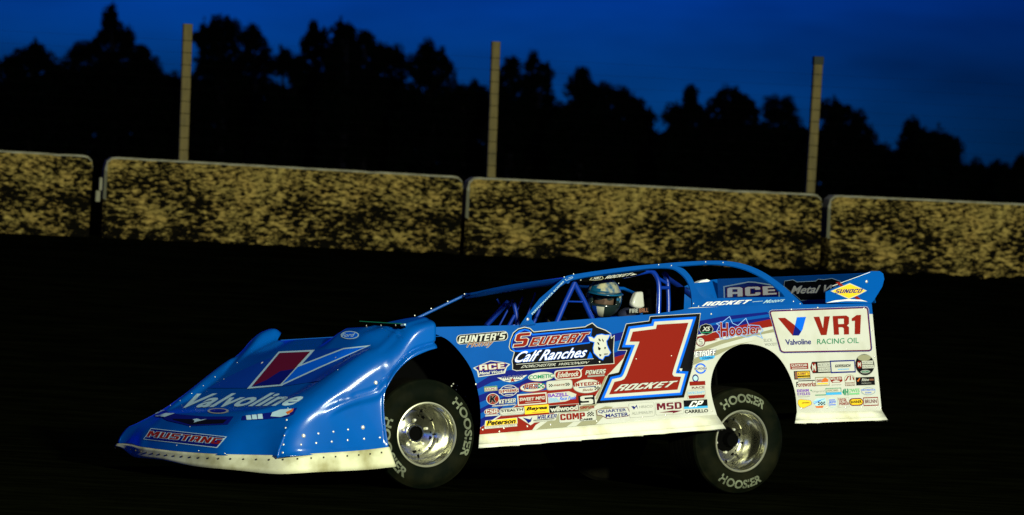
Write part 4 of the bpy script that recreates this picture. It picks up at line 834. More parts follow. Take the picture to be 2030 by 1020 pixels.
#@@WHEELS
# ------------------------------------------------------------------ wheels
def lathe(mb, prof, T, m, seg=72):
    rows = [[T(r * math.cos(a), r * math.sin(a), y) for a in [2 * math.pi * k / seg for k in range(seg)]] for r, y in prof]
    mb.grid(rows, m, True)
def arc_text(mb, T, txt, r, h, y, a0, a1, m, inward=False, bold=.07):
    vs, fs = text_mesh(txt, .04, 0, 1.0); bb = bbox(vs)
    P = []; TR = [.225, .255, .29, .318, .346]; TY = [.012, .020, .020, .008, -.012]
    for a, b in vs:
        u = (a - bb[0]) / (bb[2] - bb[0]); v = (b - bb[1]) / (bb[3] - bb[1]); an = a0 + (a1 - a0) * u
        rr = r - h / 2 + h * v if not inward else r + h / 2 - h * v
        yy = float(np.interp(rr, TR, TY)) + .004
        P.append(T(rr * math.cos(an), rr * math.sin(an), yy))
    mb.add(P, fs, m)
def wheel(P, RT, W, steer, camber, spin, texts, label, bighub=False, flip=1):
    """P = centre of the outer rim plane; axis = l0 rotated by steer; local y>0 is outward"""
    n = (Matrix.Rotation(steer, 3, 'Z') @ l0) * flip
    up = z0.copy(); n = (n * math.cos(camber) + up * math.sin(camber)).normalized()
    fx = up.cross(n).normalized(); uu = n.cross(fx)
    if True:
        T = lambda a, b, y: P + fx * a * 1.0 + uu * b + n * y
    w_ = MB()
    tire = [(.200, -.010), (.212, .004), (.225, .012), (.255, .020), (.290, .020), (.318, .008), (RT - .022, -.012), (RT - .006, -.024), (RT, -.045)]
    lathe(w_, tire, T, RUB)
    tr = [(RT, -.045)]
    k = 0; y = -.045
    while y > -W + .05:
        tr += [(RT, y - .038), (RT - .008, y - .040), (RT - .008, y - .048), (RT, y - .050)]; y -= .05
    tr += [(RT, -W + .02), (RT - .02, -W - .005), (.27, -W - .02), (.20, -W)]
    lathe(w_, tr, T, TREAD)
    pass
    LT = []
    for t in texts:
        lt = MB(); LT.append(lt); arc_text(lt, T, t[0], t[1], t[2], .0225, R_(t[3]), R_(t[4]), LET, t[5] if len(t) > 5 else False, .09)
    rm = MB()
    prof = [(.196, -.006), (.207, -.004), (.211, .006), (.209, .012), (.203, .013), (.197, .006), (.190, -.010), (.187, -.030), (.183, -.034), (.180, -.050), (.179, -.085), (.174, -.095), (.171, -.14), (.166, -.150), (.163, -.185), (.150, -.205), (.125, -.200), (.105, -.188), (.085, -.186), (.070, -.175), (.060, -.172)]
    LIP = mat('rim_lip', (.50, .50, .36), .30, .7)  # cream, less metallic colour stands in for lights reflected along the lip
    lathe(rm, prof[:6], T, LIP, 96); lathe(rm, prof[5:], T, CHROME, 96)
    lathe(rm, [(.060, -.172), (.056, -.160), (.048, -.160), (.044, -.21)] if not bighub else [(.060, -.172), (.058, -.20), (.055, -.24)], T, CHROME)
    rim = rm.build('wheel', car, smooth=38, label=label); w_.build('tyre', rim, smooth=35)
    for lt in LT: lt.build('tyre_lettering', rim, recalc=False)
    hb = MB(); nutm = ALU; lathe(hb, [(.044, -.185), (.001, -.185)] if not bighub else [(.085, -.183), (.07, -.165), (.05, -.150), (.045, -.10), (.001, -.10)], T, INK)
    for k in range(5):
        a = spin + 2 * math.pi * k / 5
        nb = MB(); nb.tube([T(.086 * math.cos(a), .086 * math.sin(a), -.190), T(.086 * math.cos(a), .086 * math.sin(a), -.165)], .009, ALU, 6); nb.build('lug_nut', rim, smooth=30)
        a += .63
        hb.tube([T(.118 * math.cos(a), .118 * math.sin(a), -.20), T(.118 * math.cos(a), .118 * math.sin(a), -.192)], .012, INK, 8)
        hb.tube([T(.118 * math.cos(a + .3), .118 * math.sin(a + .3), -.20), T(.118 * math.cos(a + .3), .118 * math.sin(a + .3), -.193)], .006, INK, 8)
    for k in range(10):
        a = spin + .2 + 2 * math.pi * k / 10; hb.tube([T(.150 * math.cos(a), .150 * math.sin(a), -.206), T(.150 * math.cos(a), .150 * math.sin(a), -.197)], .006, INK, 6)
    hb.build('hub', rim, smooth=40)
# the angles are measured in the wheel's own plane: 0 = towards the car's tail, 90 = up
wheel(PF, RFR, .30, R_(-11), R_(1), .4, [('HOOSIER', .290, .058, 160, 242, True), ('HOOSIER', .290, .058, 52, -28)], 'muddy front tyre turned towards the camera')
wheel(PR, RRR, .36, R_(-5), R_(0), .9, [('HOOSIER', .290, .060, 128, 56), ('HOOSIER', .290, .060, 236, 304, True)], 'rear tyre with lettering on its sidewall', True)
PF2 = PF - l0 * 1.86; PF2.z = bank(PF2.x, PF2.y) + RFR; wheel(PF2, RFR, .30, R_(-11), 0, .2, [], None, False, -1)
PR2 = PR - l0 * 1.80; PR2.z = bank(PR2.x, PR2.y) + RRR; wheel(PR2, RRR, .36, R_(-5), 0, .2, [], None, False, -1)

#@@DRIVER
# ------------------------------------------------------------------ driver
DR = Matrix.Translation(B(-2.1, .35, .36)) @ Matrix.Rotation(math.pi + TH, 4, 'Z')
drv = empty('person', DR, 'racing driver in a gold and blue helmet, seated in the blue race car', 'person'); _PI[drv.name] = DR.inverted()
SUIT = mat('race_suit', (.003, .006, .03), .8); SKIN = mat('skin', (.10, .06, .04), .6); GLOVE = mat('glove', (.02, .02, .03), .7)
def skinmesh(name, nodes, edges, m, parent, sub=2):
    me = bpy.data.meshes.new(name); inv = parent_inv(parent)
    me.from_pydata([inv @ p for p, r in nodes], edges, []); o = bpy.data.objects.new(name, me); COL.objects.link(o); o.parent = parent
    sk_ = o.modifiers.new('skin', 'SKIN'); sk_.use_smooth_shade = True; ss = o.modifiers.new('sub', 'SUBSURF'); ss.levels = sub; ss.render_levels = sub
    for i, (p, r) in enumerate(nodes): me.skin_vertices[0].data[i].radius = (r, r)
    me.skin_vertices[0].data[0].use_root = True
    dg = bpy.context.evaluated_depsgraph_get(); m2 = bpy.data.meshes.new_from_object(o.evaluated_get(dg)); o.modifiers.clear(); o.data = m2; m2.materials.clear(); m2.materials.append(m)
    for p in m2.polygons: p.use_smooth = True
    return o
def add_skinlayer(me): pass
_orig = bpy.data.meshes.new
hx_, hy_ = -2.13, .34
N = [(B(-2.12, .34, .45), .15), (B(-2.16, .34, .62), .15), (B(-2.20, .34, .78), .165), (B(-2.20, .34, .90), .10), (B(-2.17, .34, .965), .06), (B(-2.15, .34, 1.02), .06),
     (B(-2.18, .53, .86), .07), (B(-2.02, .60, .70), .05), (B(-1.76, .50, .80), .036), (B(-1.64, .49, .86), .028),
     (B(-2.18, .15, .86), .07), (B(-2.02, .08, .70), .05), (B(-1.76, .22, .80), .036), (B(-1.64, .23, .86), .028),
     (B(-1.95, .44, .42), .09), (B(-1.55, .46, .52), .07), (B(-1.18, .44, .34), .045), (B(-1.95, .24, .42), .09), (B(-1.55, .22, .52), .07), (B(-1.18, .24, .34), .045)]
Ed = [(0, 1), (1, 2), (2, 3), (3, 4), (4, 5), (2, 6), (6, 7), (7, 8), (8, 9), (2, 10), (10, 11), (11, 12), (12, 13), (0, 14), (14, 15), (15, 16), (0, 17), (17, 18), (18, 19)]
def skin_obj(name, N, Ed, m, parent, sub=2):
    me = bpy.data.meshes.new(name); inv = parent_inv(parent)
    bm = bmesh.new(); sl = bm.verts.layers.skin.verify(); vv = []
    for p, r in N:
        v = bm.verts.new(inv @ p); v[sl].radius = (r, r); v[sl].use_root = (len(vv) == 0); vv.append(v)
    for a, b in Ed: bm.edges.new((vv[a], vv[b]))
    bm.to_mesh(me); bm.free(); o = bpy.data.objects.new(name, me); COL.objects.link(o)
    o.modifiers.new('skin', 'SKIN').use_smooth_shade = True; ss = o.modifiers.new('sub', 'SUBSURF'); ss.levels = sub; ss.render_levels = sub
    dg = bpy.context.evaluated_depsgraph_get(); dg.update(); m2 = bpy.data.meshes.new_from_object(o.evaluated_get(dg)); o.modifiers.clear(); o.data = m2; m2.materials.clear(); m2.materials.append(m)
    for p in m2.polygons: p.use_smooth = True; p.material_index = 0
    o.parent = parent; return o
skin_obj('body', N, Ed, SUIT, drv)
for sy in (.49, .23):      # gloved hands closed on the wheel rim
    h0 = B(-1.64, sy, .86); Nh = [(h0, .026), (h0 + BF * .05, .03)]; Eh = [(0, 1)]
    for k in range(4):
        q = h0 + BF * .075 + BL * (.03 - .02 * k); Nh += [(q, .010), (q + BF * .03 + BU * .0, .009), (q + BF * .04 - BU * .03, .009), (q + BF * .015 - BU * .045, .008)]; b = len(Nh) - 4; Eh += [(1, b), (b, b + 1), (b + 1, b + 2), (b + 2, b + 3)]
    q = h0 + BF * .03 + BU * .02 + BL * (.03 if sy < .3 else -.03); Nh += [(q, .011), (q + BF * .035 + BU * .01, .009)]; b = len(Nh) - 2; Eh += [(0, b), (b, b + 1)]
    skin_obj('glove', Nh, Eh, GLOVE, drv, 1)
# head: looks towards the infield (the camera side)
HC = aty(1197, 590, .34); look = (BL * .80 + BF * .55 - BU * .12).normalized(); hu = (BU - look * BU.dot(look)).normalized(); hs = hu.cross(look).normalized()
hu = (hu * math.cos(R_(8)) + hs * math.sin(R_(8))).normalized(); hs = hu.cross(look).normalized()
HP = lambda a, b, c: HC + hs * a + look * b + hu * c
GOLD = dirty('helmet_gold', (.50, .47, .28), (.015, .09, .20), 15, .4, .65, .25, .8); TEAL = mat('helmet_teal', (.005, .09, .20), .25, 0, .8); DBL = mat('helmet_blue', (.0, .03, .28), .25, 0, .8); HW = mat('helmet_white', (.42, .42, .33), .25, 0, .8); DK = mat('helmet_dark', (.01, .02, .02), .2, 0, .8)
hm = MB(); nu, nv = 40, 26
def hpt(th, ph):
    x = .122 * math.sin(ph) * math.cos(th); y = .148 * math.sin(ph) * math.sin(th); z = .138 * math.cos(ph)
    if z < -.03 and y > 0: y *= 1 + .10 * sstep(-.03, -.09, z)
    return x, y, max(z, -.125)
for i in range(nv):
    for j in range(nu):
        t0_, t1_ = 2 * math.pi * j / nu, 2 * math.pi * (j + 1) / nu; p0_, p1_ = math.pi * i / nv * .93, math.pi * (i + 1) / nv * .93
        tm, pm = (t0_ + t1_) / 2, (p0_ + p1_) / 2; az = math.degrees(tm) - 90; el_ = 90 - math.degrees(pm)
        az = (az + 180) % 360 - 180
        if abs(az) < 44 and -12 < el_ < 15: continue
        c = GOLD if el_ > 22 + az * .25 and abs(az) < 75 and el_ < 58 else (DBL if el_ >= 58 else (TEAL if el_ > 10 else DK))
        if el_ < -20 and abs(az) < 42: c = (HW if 2 < az < 26 else (DBL if az > 26 else DK))
        if 12 < el_ - az * .3 < 24 and abs(az) < 100: c = TEAL
        if az > 60 and el_ > 0: c = HW
        hm.add([HP(*hpt(a, b)) for a, b in ((t0_, p0_), (t1_, p0_), (t1_, p1_), (t0_, p1_))], [(0, 1, 2, 3)], c)
helm = hm.build('helmet', drv, smooth=40)
bmn = bmesh.new(); bmn.from_mesh(helm.data); bmesh.ops.remove_doubles(bmn, verts=bmn.verts, dist=.0005); bmesh.ops.recalc_face_normals(bmn, faces=bmn.faces); bmn.to_mesh(helm.data); bmn.free()
helm.modifiers.new('thickness', 'SOLIDIFY').thickness = .012
vp = MB(); rows = []
for k in range(4):
    rows.append([HP(.125 * math.sin(a) * (1 + .12 * k / 3), .150 * math.cos(a) * (1 + .16 * k), .055 - .004 * k) for a in [-1.1 + 2.2 * j / 14 for j in range(15)]])
vp.grid(rows, TEAL); vp.build('helmet_peak', helm, smooth=40, solid=.004)
fc = MB(); rows = []
for i in range(15):
    ph = math.pi * i / 14; row = []
    for j in range(24):
        th = 2 * math.pi * j / 24; x = .076 * math.sin(ph) * math.cos(th); y = .095 * math.sin(ph) * math.sin(th); z = .115 * math.cos(ph)
        if y > 0:
            y += .022 * math.exp(-(x / .014) ** 2 - ((z + .012) / .022) ** 2) - .012 * (math.exp(-((abs(x) - .032) / .016) ** 2 - ((z - .014) / .012) ** 2))
        row.append(HP(x, y + .01, z - .005))
    rows.append(row)
fc.grid(rows, SKIN, True); face = fc.build('head', drv, smooth=60)
ey = MB()
for sx in (-.032, .032):
    ey.add([HP(sx + .024 * math.cos(a), .104, .012 + .016 * math.sin(a)) for a in [2 * math.pi * k / 14 for k in range(14)]] , [tuple(range(14))], DK)
ey.tube([HP(-.07, .085, .016), HP(-.03, .108, .02), HP(.03, .108, .02), HP(.07, .085, .016)], .004, DK, 6); ey.build('eyewear', face)
mo = MB(); mo.tube([HP(-.025, .097, -.05), HP(0, .104, -.052), HP(.025, .097, -.05)], .006, mat('lips', (.45, .10, .08), .5), 8); mo.build('mouth', face, smooth=50)

#@@SETTING
# ------------------------------------------------------------------ ground
def ground_mat():
    m = dirty('clay', (.0012, .0015, .0005), (.0035, .004, .0015), 1.5, .4, .7, .95, 0, (1, 3, 1)); n = m.node_tree
    p = n.nodes['Principled BSDF']; p.inputs['Specular IOR Level'].default_value = .05
    tcn = n.nodes.new('ShaderNodeTexCoord'); t = n.nodes.new('ShaderNodeTexNoise'); b = n.nodes.new('ShaderNodeBump'); t.inputs['Scale'].default_value = 5; t.inputs['Detail'].default_value = 6; b.inputs['Distance'].default_value = .03; b.inputs['Strength'].default_value = .7
    n.links.new(tcn.outputs['Object'], t.inputs[0]); n.links.new(t.outputs[0], b.inputs['Height']); n.links.new(b.outputs[0], p.inputs['Normal']); return m
CLAY = matte(ground_mat())
g = MB(); xs = [-900, -300, -100, -40] + [-24 + k * 1.2 for k in range(41)] + [40, 100, 300, 900]
ysg = [-60, -10, 8, 16, 20, 24] + [26 + k * .5 for k in range(72)] + [66, 75, 100, 160, 300, 900, 1600]
rows = []
for y in ysg:
    row = []
    for x in xs:
        z = bank(x, min(y, 62)); z += .012 * mnoise.noise(Vector((x * .9, y * .9, 0))) if 20 < y < 62 else 0
        row.append(Vector((x, y, z)))
    rows.append(row)
g.grid(rows, CLAY); tagit(g.build('ground', smooth=80), kind='structure')

# ------------------------------------------------------------------ concrete wall blocks
WA = Vector((1, .16, 0)).normalized(); WN = Vector((WA.y, -WA.x, 0)); W0 = Vector((0, 56.5, 0))
def onwall(px, py, off=0.0):
    r = ray(px, py); return CP + r * ((W0 + WN * off - CP).dot(WN) / r.dot(WN))
def conc_mat():
    m = bpy.data.materials.new('mud_spattered_concrete'); m.use_nodes = True; n = m.node_tree; p = n.nodes['Principled BSDF']; p.inputs['Roughness'].default_value = .9; p.inputs['Specular IOR Level'].default_value = .1
    tcn = n.nodes.new('ShaderNodeTexCoord')
    def nz_(sc, scale, det, rough=.6):
        a = n.nodes.new('ShaderNodeMapping'); a.inputs['Scale'].default_value = scale; t = n.nodes.new('ShaderNodeTexNoise'); t.inputs['Scale'].default_value = sc; t.inputs['Detail'].default_value = det; t.inputs['Roughness'].default_value = rough
        n.links.new(tcn.outputs['Object'], a.inputs[0]); n.links.new(a.outputs[0], t.inputs[0]); return t.outputs[0]
    def mth(op, a, b):
        q = n.nodes.new('ShaderNodeMath'); q.operation = op
        for i, v in enumerate((a, b)):
            if isinstance(v, (int, float)): q.inputs[i].default_value = v
            else: n.links.new(v, q.inputs[i])
        return q.outputs[0]
    fine = nz_(1, (13, 13, 27), 4.0, .64); big = nz_(1, (1.3, 1.3, 2.6), 2, .5); s = mth('ADD', mth('MULTIPLY', fine, .66), mth('MULTIPLY', big, .34))
    sx = n.nodes.new('ShaderNodeSeparateXYZ'); n.links.new(tcn.outputs['Object'], sx.inputs[0])
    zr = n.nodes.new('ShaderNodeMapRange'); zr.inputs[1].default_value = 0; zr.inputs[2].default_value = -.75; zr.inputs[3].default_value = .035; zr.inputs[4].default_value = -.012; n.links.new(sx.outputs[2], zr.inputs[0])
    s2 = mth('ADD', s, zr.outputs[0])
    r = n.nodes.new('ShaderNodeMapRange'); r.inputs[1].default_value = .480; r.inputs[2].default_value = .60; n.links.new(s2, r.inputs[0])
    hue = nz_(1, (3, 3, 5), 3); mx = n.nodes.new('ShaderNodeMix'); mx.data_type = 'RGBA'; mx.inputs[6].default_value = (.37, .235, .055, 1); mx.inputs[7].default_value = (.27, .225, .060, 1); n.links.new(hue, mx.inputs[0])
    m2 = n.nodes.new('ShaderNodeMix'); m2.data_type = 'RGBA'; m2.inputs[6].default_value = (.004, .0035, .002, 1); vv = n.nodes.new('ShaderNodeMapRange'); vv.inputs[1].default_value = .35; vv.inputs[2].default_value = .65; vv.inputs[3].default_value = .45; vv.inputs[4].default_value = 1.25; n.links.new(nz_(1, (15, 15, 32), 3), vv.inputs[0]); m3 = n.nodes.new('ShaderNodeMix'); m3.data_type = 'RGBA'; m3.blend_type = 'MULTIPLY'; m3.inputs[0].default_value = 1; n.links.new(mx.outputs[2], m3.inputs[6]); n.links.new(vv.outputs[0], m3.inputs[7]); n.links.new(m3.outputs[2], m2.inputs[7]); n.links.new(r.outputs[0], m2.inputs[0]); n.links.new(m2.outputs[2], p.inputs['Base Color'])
    b = n.nodes.new('ShaderNodeBump'); b.inputs['Distance'].default_value = .02; b.inputs['Strength'].default_value = .6; b.invert = True; n.links.new(s2, b.inputs['Height']); n.links.new(b.outputs[0], p.inputs['Normal'])
    return m
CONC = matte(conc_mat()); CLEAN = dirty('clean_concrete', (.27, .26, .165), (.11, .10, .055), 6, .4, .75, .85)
topy = lambda px: 297 + (px) * (403 - 297) / 2030 + 4 * math.sin(px / 640)
def barrier(px0, px1, label, gaptop=0):
    a = onwall(px0, topy(px0)); b = onwall(px1, topy(px1)); ln = (b - a).dot(WA); mid = (a + b) / 2; zt = 0; rise = (b.z - a.z) / ln
    ax_ = (b - a).normalized(); upv = ax_.cross(WN) * -1; upv = upv if upv.z > 0 else -upv
    M = Matrix(((ax_.x, -WN.x, upv.x, mid.x), (ax_.y, -WN.y, upv.y, mid.y), (ax_.z, -WN.z, upv.z, mid.z), (0, 0, 0, 1)))
    h = ln / 2; mb = MB(); D_ = 1.0; TK = .32
    n = 60
    # front profile rows (local x along, local y depth, local z up; top edge at z=0)
    def r2(pts):
        return pts
    ch = .022
    ct = [(-h, -.14), (-h + .02, -.05), (-h + .07, -.008), (-h + .14, 0)]
    topline = ct + [(-h + .14 + (2 * h - .28) * k / n, -.010 * max(0, mnoise.noise(Vector((k * .35, mid.x, 0))) - .15)) for k in range(1, n)] + [(h - .12, 0), (h - .06, -.008), (h - .015, -.05), (h, -.12)]
    F0 = [Vector((min(max(x, -h + .03), h - .008), 0, z - ch)) for x, z in topline]; T0 = [Vector((x, ch * .6, z)) for x, z in topline]; T1 = [Vector((x, TK, z)) for x, z in topline]
    rowsF = [[Vector((f_.x, -.05 * (k / 6) ** 1.3, f_.z + (-D_ - f_.z) * k / 6)) for f_ in F0] for k in range(7)]
    mb.grid(rowsF, CONC); mb.grid([F0, T0, T1], CLEAN)
    mb.grid([[Vector((x.x, TK, x.z)) for x in T1], [Vector((x.x, TK, -D_)) for x in T1]], CONC)
    # chamfered left end (kept clean) and plain right end
    e0 = [F0[0], Vector((-h + .03, -.05, -D_))]; e1 = [T0[0], Vector((-h, .02, -D_))]; e2 = [T1[0], Vector((-h, TK, -D_))]
    cut = lambda L_: [L_[0], L_[0].lerp(L_[1], .35 + .1 * mnoise.noise(mid))]; cu2 = lambda L_: [L_[0].lerp(L_[1], .35 + .1 * mnoise.noise(mid)), L_[1]]
    mb.grid([cut(e0), cut(e1), cut(e2)], mat('stained_concrete', (.15, .145, .08), .9)); mb.grid([cu2(e0), cu2(e1), cu2(e2)], CONC); e0 = [F0[-1], Vector((h - .008, -.05, -D_))]; e1 = [T0[-1], Vector((h, .01, -D_))]; e2 = [T1[-1], Vector((h, TK, -D_))]; mb.grid([e0, e1, e2], CONC)
    o = mb.build('concrete_barrier', smooth=30, recalc=True); o.matrix_world = M
    return tagit(o, label, 'barrier', 'concrete barriers along the track wall')
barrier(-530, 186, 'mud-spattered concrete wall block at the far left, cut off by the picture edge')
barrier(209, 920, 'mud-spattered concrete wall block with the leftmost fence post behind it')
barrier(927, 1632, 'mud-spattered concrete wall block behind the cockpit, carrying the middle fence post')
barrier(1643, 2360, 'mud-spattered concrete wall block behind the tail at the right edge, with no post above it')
# lug in the wide joint
lg = MB(); p0 = onwall(197, 351, -.10); Tl = lambda q: p0 + WA * q[0] - WN * q[1] + z0 * q[2]
lg.box((-.0, -.02, -.14), (.06, .12, 0), CLEAN, Tl); lg.box((-.03, -.0, -.26), (.02, .12, -.14), CLEAN, Tl); tagit(lg.build('joint_block', bevel=.01), 'small pale concrete lug filling the wide joint between the two left wall blocks', 'concrete lug')
# dirt berm at the foot of the wall, hides its lower edge
bm_ = MB(); rows = []
lowy = lambda px: 462 + (px) * (540 - 462) / 1900
for k in range(0, 301):
    px = -500 + k * 10; c = onwall(px, lowy(px), .12); dz = .09 * mnoise.noise(Vector((px * .011, 3, 0))) + .05 * mnoise.noise(Vector((px * .05, 9, 0))) - .03
    zt = c.z + dz; rows.append([c - WN * .1 + z0 * (zt - c.z), c + WN * .02 + z0 * (zt - c.z), c + WN * .5 + z0 * (-.12), c + WN * 2.2 + z0 * (-.35), c + WN * 4 + z0 * (-.9)])
bm_.grid(rows, CLAY); tagit(bm_.build('dirt_bank', smooth=80), kind='structure')

# ------------------------------------------------------------------ catch fence
WOOD = dirty('weathered_post', (.15, .115, .032), (.10, .08, .025), 5, .35, .7, .9, 0, (3, 3, 1)); WIRE = matte(mat('fence_wire', (.004, .004, .003), .7))
fm = Matrix.Translation(Vector((0, 57, 1.2))); fen = empty('catch_fence', fm, 'tall post and wire catch fence standing behind the muddy concrete wall', 'fence'); _PI[fen.name] = fm.inverted()
posts = [(372, 47, 362, 345, 18.5), (983, 82, 972, 375, 17), (1622, 115, 1604, 405, 18), (-260, 12, -272, 320, 20), (2262, 148, 2240, 440, 19)]
for i, (tx, ty_, bx_, by_, wd) in enumerate(posts):
    t = onwall(tx, ty_, -.42); b = onwall(bx_, by_, -.42); wm = wd / 185.0; mb = MB(); up = (t - b); ln = up.length; up.normalize()
    n = 14; rows = []
    for k in range(n + 1):
        c = b + up * ln * k / n; wv = wm * (1 + .03 * mnoise.noise(Vector((k * .7, i * 5, 0)))); hw = wv / 2; cr = .012
        rows.append([c + WA * a * 1 + WN * e for a, e in ((-hw, -hw + cr), (-hw + cr, -hw), (hw - cr, -hw), (hw, -hw + cr), (hw, hw - cr), (hw - cr, hw), (-hw + cr, hw), (-hw, hw - cr))])
    mb.grid(rows, WOOD, True); b0_ = len(mb.v) - 8; mb.f.append([b0_ + k for k in range(8)]); mb.m.append(0)
    # staples / wire wraps
    nn = 12
    for k in range(1, nn):
        c = b + up * (ln * k / nn * .97); hw = wm / 2 + .003
        mb.tube([c + WA * a + WN * e for a, e in ((-hw, -hw), (-hw, hw), (hw, hw), (hw, -hw), (-hw, -hw))], .0032, WIRE, 5, False)
    mb.build('post', fen, smooth=30)
    if i == 2:
        cb = MB(); hw = wm / 2 + .006; cb.box((-hw, -hw, -.07), (hw, hw, .02), mat('post_cap', (.02, .025, .012), .8), lambda q: t + WA * q[0] + WN * q[1] + z0 * q[2]); cb.build('post_cap', fen, bevel=.008)
for k in range(1, 12):
    mb = MB(); P = []
    for (tx, ty_, bx_, by_, wd) in sorted(posts):
        t = onwall(tx, ty_, -.42); b = onwall(bx_, by_, -.42); P.append(b + (t - b) * (k / 12 * .97) + WN * (wd / 370 + .003))
    mb.tube(P, .0009, WIRE, 4); mb.build('wire', fen)

# ------------------------------------------------------------------ trees
LEAF = dirty('dark_foliage', (.004, .006, .003), (.006, .010, .004), 2, .3, .7, .95); matte(LEAF); BARK = mat('bark', (.015, .012, .009), .9)
def leafs(mb, c, rad, n, size, rg):
    for _ in range(n):
        while True:
            q = Vector((rg.uniform(-1, 1), rg.uniform(-1, 1), rg.uniform(-1, 1)))
            if q.length <= 1: break
        q = q.normalized() * q.length ** .55
        p = c + Vector((q.x * rad[0], q.y * rad[1], q.z * rad[2])); s = size * rg.uniform(.6, 1.3)
        a = Vector((rg.gauss(0, 1), rg.gauss(0, 1), rg.gauss(0, 1))).normalized(); b = a.orthogonal().normalized()
        ang = rg.uniform(0, 6.28); b = Matrix.Rotation(ang, 3, a) @ b; e = a.cross(b)
        mb.add([p - b * s, p + e * s * .5, p + b * s, p - e * s * .5], [(0, 1, 2, 3)], LEAF)
def tree(px, topy_, wpx, Y, label, blobs, seed, group='dark trees beyond the fence', dens=1.0):
    """blobs: (dx px, dy px below the top, rx px, ry px)"""
    rg = random.Random(seed); s = Y / F
    base = CP + ray(px, 360) * (Y / ray(px, 360).y); base.z = .9
    root = empty('tree', Matrix.Translation(base), label, 'tree', group); _PI[root.name] = Matrix.Translation(base).inverted()
    top = CP + ray(px, topy_) * (Y / ray(px, topy_).y); H_ = top.z - base.z
    tr_ = MB(); tp = spline([base - z0 * .3, base + z0 * H_ * .35 + Vector((rg.uniform(-.1, .1), 0, 0)), base + z0 * H_ * .7, Vector((top.x, top.y, base.z + H_ * .93))], 4)
    tr_.tube(tp, [.16 * (1 - .9 * k / (len(tp) - 1)) + .01 for k in range(len(tp))], BARK, 7)
    cr = MB()
    for dx, dy, rx, ry in blobs:
        P = CP + ray(px + dx, topy_ + dy) * (Y / ray(px + dx, topy_ + dy).y) + Vector((0, rg.uniform(-.5, .5), 0)); R3 = (rx * s, max(rx * s * .9, .25), ry * s)
        area = rx * ry; leafs(cr, P, R3, int(dens * area * .50) + 30, .105, rg)
        # sub clumps on the rim of every limb's foliage
        for k in range(int(8 + (rx + ry) / 4.5)):
            a = rg.uniform(-.5, 3.64); q = P + Vector((math.cos(a) * R3[0] * rg.uniform(.8, 1.2), rg.uniform(-.2, .2), math.sin(a) * R3[2] * rg.uniform(.8, 1.2))); rr = rg.uniform(.05, .22)
            leafs(cr, q, (rr, rr, rr * rg.uniform(.8, 1.4)), int(50 * rr / .16), .06, rg)
        if dy < 75:
            for k in range(int(3 + rx / 9)):      # upright shoots that break the outline
                a = rg.uniform(.45, 2.7); q = P + Vector((math.cos(a) * R3[0] * 1.0, 0, math.sin(a) * R3[2] * .92)); hh = rg.uniform(.07, .24)
                leafs(cr, q + z0 * hh * .5, (rg.uniform(.04, .09), .08, hh), int(26 * hh / .2) + 6, .055, rg)
        tr_.tube([base + z0 * max(.2, (P.z - base.z) * .55), P], [.05, .015], BARK, 5)
    # skirts of foliage down to the ground
    lo = max(b[1] for b in blobs) + topy_; wl = wpx * .62 * s
    zt = (CP + ray(px, lo) * (Y / ray(px, lo).y)).z
    k = base.z
    while k < zt:
        leafs(cr, Vector((top.x, top.y, k)), (wl * 1.15, wl * .8, .6), int(240 * wl / .8), .17, rg); k += .55
    tr_.build('trunk', root, smooth=50); cr.build('crown', root, recalc=False)
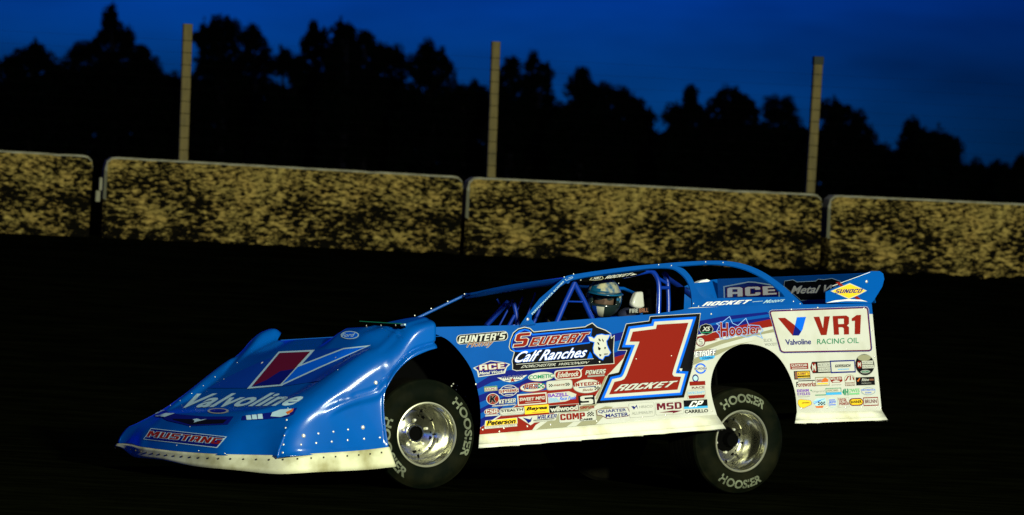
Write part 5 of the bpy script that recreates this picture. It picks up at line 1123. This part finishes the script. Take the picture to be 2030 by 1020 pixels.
TREES = [
 (55, 93, 130, 'rounded dark tree at the far left edge above the first wall block', [(15, 14, 11, 16), (2, 30, 36, 22), (-40, 60, 30, 30), (20, 60, 50, 40), (0, 110, 80, 50)]),
 (220, 24, 190, 'tallest dark tree with a spire top, left of the first fence post', [(0, 14, 10, 16), (4, 42, 18, 18), (-4, 72, 34, 26), (30, 60, 8, 20), (-56, 78, 16, 14), (60, 88, 14, 16), (-40, 100, 44, 26), (40, 104, 46, 28), (66, 120, 26, 22), (-100, 128, 30, 20), (0, 160, 100, 60)]),
 (330, 148, 90, 'low dark bush between the tall spired tree and the first fence post', [(0, 20, 30, 20), (-10, 50, 50, 40), (20, 60, 45, 40), (0, 100, 60, 40)]),
 (430, 44, 110, 'dense dark tree directly right of the first fence post', [(10, 16, 28, 20), (-14, 36, 30, 30), (6, 70, 42, 50), (0, 130, 55, 60), (-20, 190, 50, 40)]),
 (497, 60, 80, 'narrow dark tree rising beside the dense tree right of the first post', [(0, 16, 20, 18), (12, 50, 26, 30), (-4, 90, 36, 40), (10, 140, 40, 50)]),
 (556, 104, 80, 'wispy dark tree with sky showing through its branches', [(6, 14, 7, 14), (-8, 34, 18, 12), (26, 28, 22, 12), (36, 50, 12, 20), (-16, 80, 22, 14), (10, 130, 45, 40)]),
 (622, 52, 70, 'dark tree with a pointed left top, first of the central clump', [(0, 14, 9, 15), (14, 34, 18, 20), (-8, 46, 16, 18), (6, 86, 34, 42), (0, 150, 45, 60)]),
 (680, 50, 60, 'dark tree with a small forked tip in the middle of the central clump', [(-4, 14, 9, 15), (10, 18, 7, 10), (0, 44, 26, 20), (0, 80, 34, 36), (0, 150, 45, 60)]),
 (722, 68, 60, 'dark tree with a blunt shoulder right of the forked one', [(0, 18, 16, 18), (4, 60, 28, 36), (0, 130, 40, 60)]),
 (768, 95, 70, 'square-topped dark tree closing the central clump on its right', [(-12, 16, 20, 14), (12, 20, 18, 16), (2, 56, 32, 40), (6, 120, 42, 60)]),
 (848, 92, 100, 'dark tree standing alone with a notched crown, left of the middle fence post', [(-2, 12, 10, 14), (24, 28, 10, 14), (-22, 44, 24, 20), (14, 54, 32, 26), (0, 100, 44, 40), (0, 150, 60, 40)]),
 (915, 170, 90, 'low dark bush just left of the middle fence post', [(-10, 16, 24, 14), (30, 14, 16, 16), (0, 50, 50, 30), (40, 60, 30, 40)]),
 (1008, 120, 60, 'dark tree touching the right side of the middle fence post', [(4, 16, 14, 16), (-4, 48, 20, 22), (10, 90, 34, 30), (10, 130, 40, 40)]),
 (1056, 115, 70, 'dark tree with an upright finger-like tip right of the middle post', [(-2, 14, 9, 16), (20, 34, 14, 16), (-12, 50, 16, 14), (10, 66, 30, 28), (10, 120, 50, 40)]),
 (1150, 142, 70, 'dark tree with a knobbed top left of the sloping one', [(2, 14, 11, 14), (-4, 36, 20, 16), (16, 40, 16, 14), (6, 80, 36, 30), (-20, 110, 40, 30), (0, 150, 60, 30)]),
 (1218, 176, 130, 'broad dark tree whose crown slopes down to the right', [(-18, 14, 22, 14), (14, 18, 14, 14), (32, 40, 26, 20), (54, 64, 22, 24), (0, 60, 60, 40), (0, 110, 80, 50)]),
 (1370, 180, 100, 'thin dark spire tree with low shoulders, left of the double-humped tree', [(0, 14, 7, 16), (4, 40, 16, 12), (-24, 52, 26, 18), (6, 70, 36, 26), (0, 110, 60, 40)]),
 (1448, 182, 100, 'broad dark tree with two rounded humps', [(-6, 16, 20, 18), (24, 30, 20, 16), (-18, 50, 36, 30), (20, 60, 38, 30), (0, 110, 60, 40)]),
 (1545, 198, 80, 'smooth round-topped dark tree left of the right fence post', [(-2, 22, 28, 22), (2, 60, 40, 36), (0, 100, 46, 40)]),
 (1655, 206, 120, 'dark tree right of the right fence post, falling away in steps', [(-8, 18, 30, 18), (20, 40, 36, 28), (48, 66, 26, 24), (10, 90, 60, 40), (70, 96, 26, 20), (20, 130, 80, 30)]),
 (1808, 243, 70, 'small pointed dark tree in the right part of the skyline', [(0, 14, 12, 14), (-4, 36, 24, 20), (4, 70, 34, 30)]),
 (1853, 260, 90, 'rounded dark tree joined to the small pointed one', [(0, 16, 26, 14), (24, 38, 26, 22), (0, 60, 46, 40)]),
 (1955, 328, 90, 'low dark shrub second from the right edge', [(-20, 10, 14, 10), (20, 12, 16, 10), (0, 40, 50, 30)]),
 (2022, 318, 60, 'low dark shrub at the right edge of the picture', [(2, 12, 12, 14), (0, 44, 40, 30)]),
]
for i, (px, ty_, wp, lab, bl) in enumerate(TREES): tree(px, ty_, wp, 170 + (i * 7) % 16, lab, bl, 100 + i)
# dark undergrowth that fills the gaps below the crowns
ug = MB(); rg = random.Random(5)
sky_x = [-400, 0, 60, 120, 200, 300, 380, 460, 540, 600, 700, 790, 900, 1000, 1100, 1200, 1300, 1400, 1500, 1600, 1700, 1780, 1850, 1920, 2030, 2500]
sky_y = [150, 175, 160, 165, 150, 195, 170, 160, 215, 170, 160, 190, 215, 215, 225, 235, 275, 265, 265, 270, 285, 320, 325, 350, 352, 355]
for k in range(6500):
    px = rg.uniform(-350, 2380); yt = float(np.interp(px, sky_x, sky_y)); Y = 188 + rg.uniform(0, 6); py = rg.uniform(yt, 400) if rg.random() < .75 else rg.uniform(yt, yt + 25)
    leafs(ug, CP + ray(px, py) * (Y / ray(px, py).y), (.35, .3, .3), 3, .32, rg)
tagit(ug.build('undergrowth', recalc=False), 'dense dark undergrowth filling the space below the tree crowns', 'undergrowth', kind='stuff')
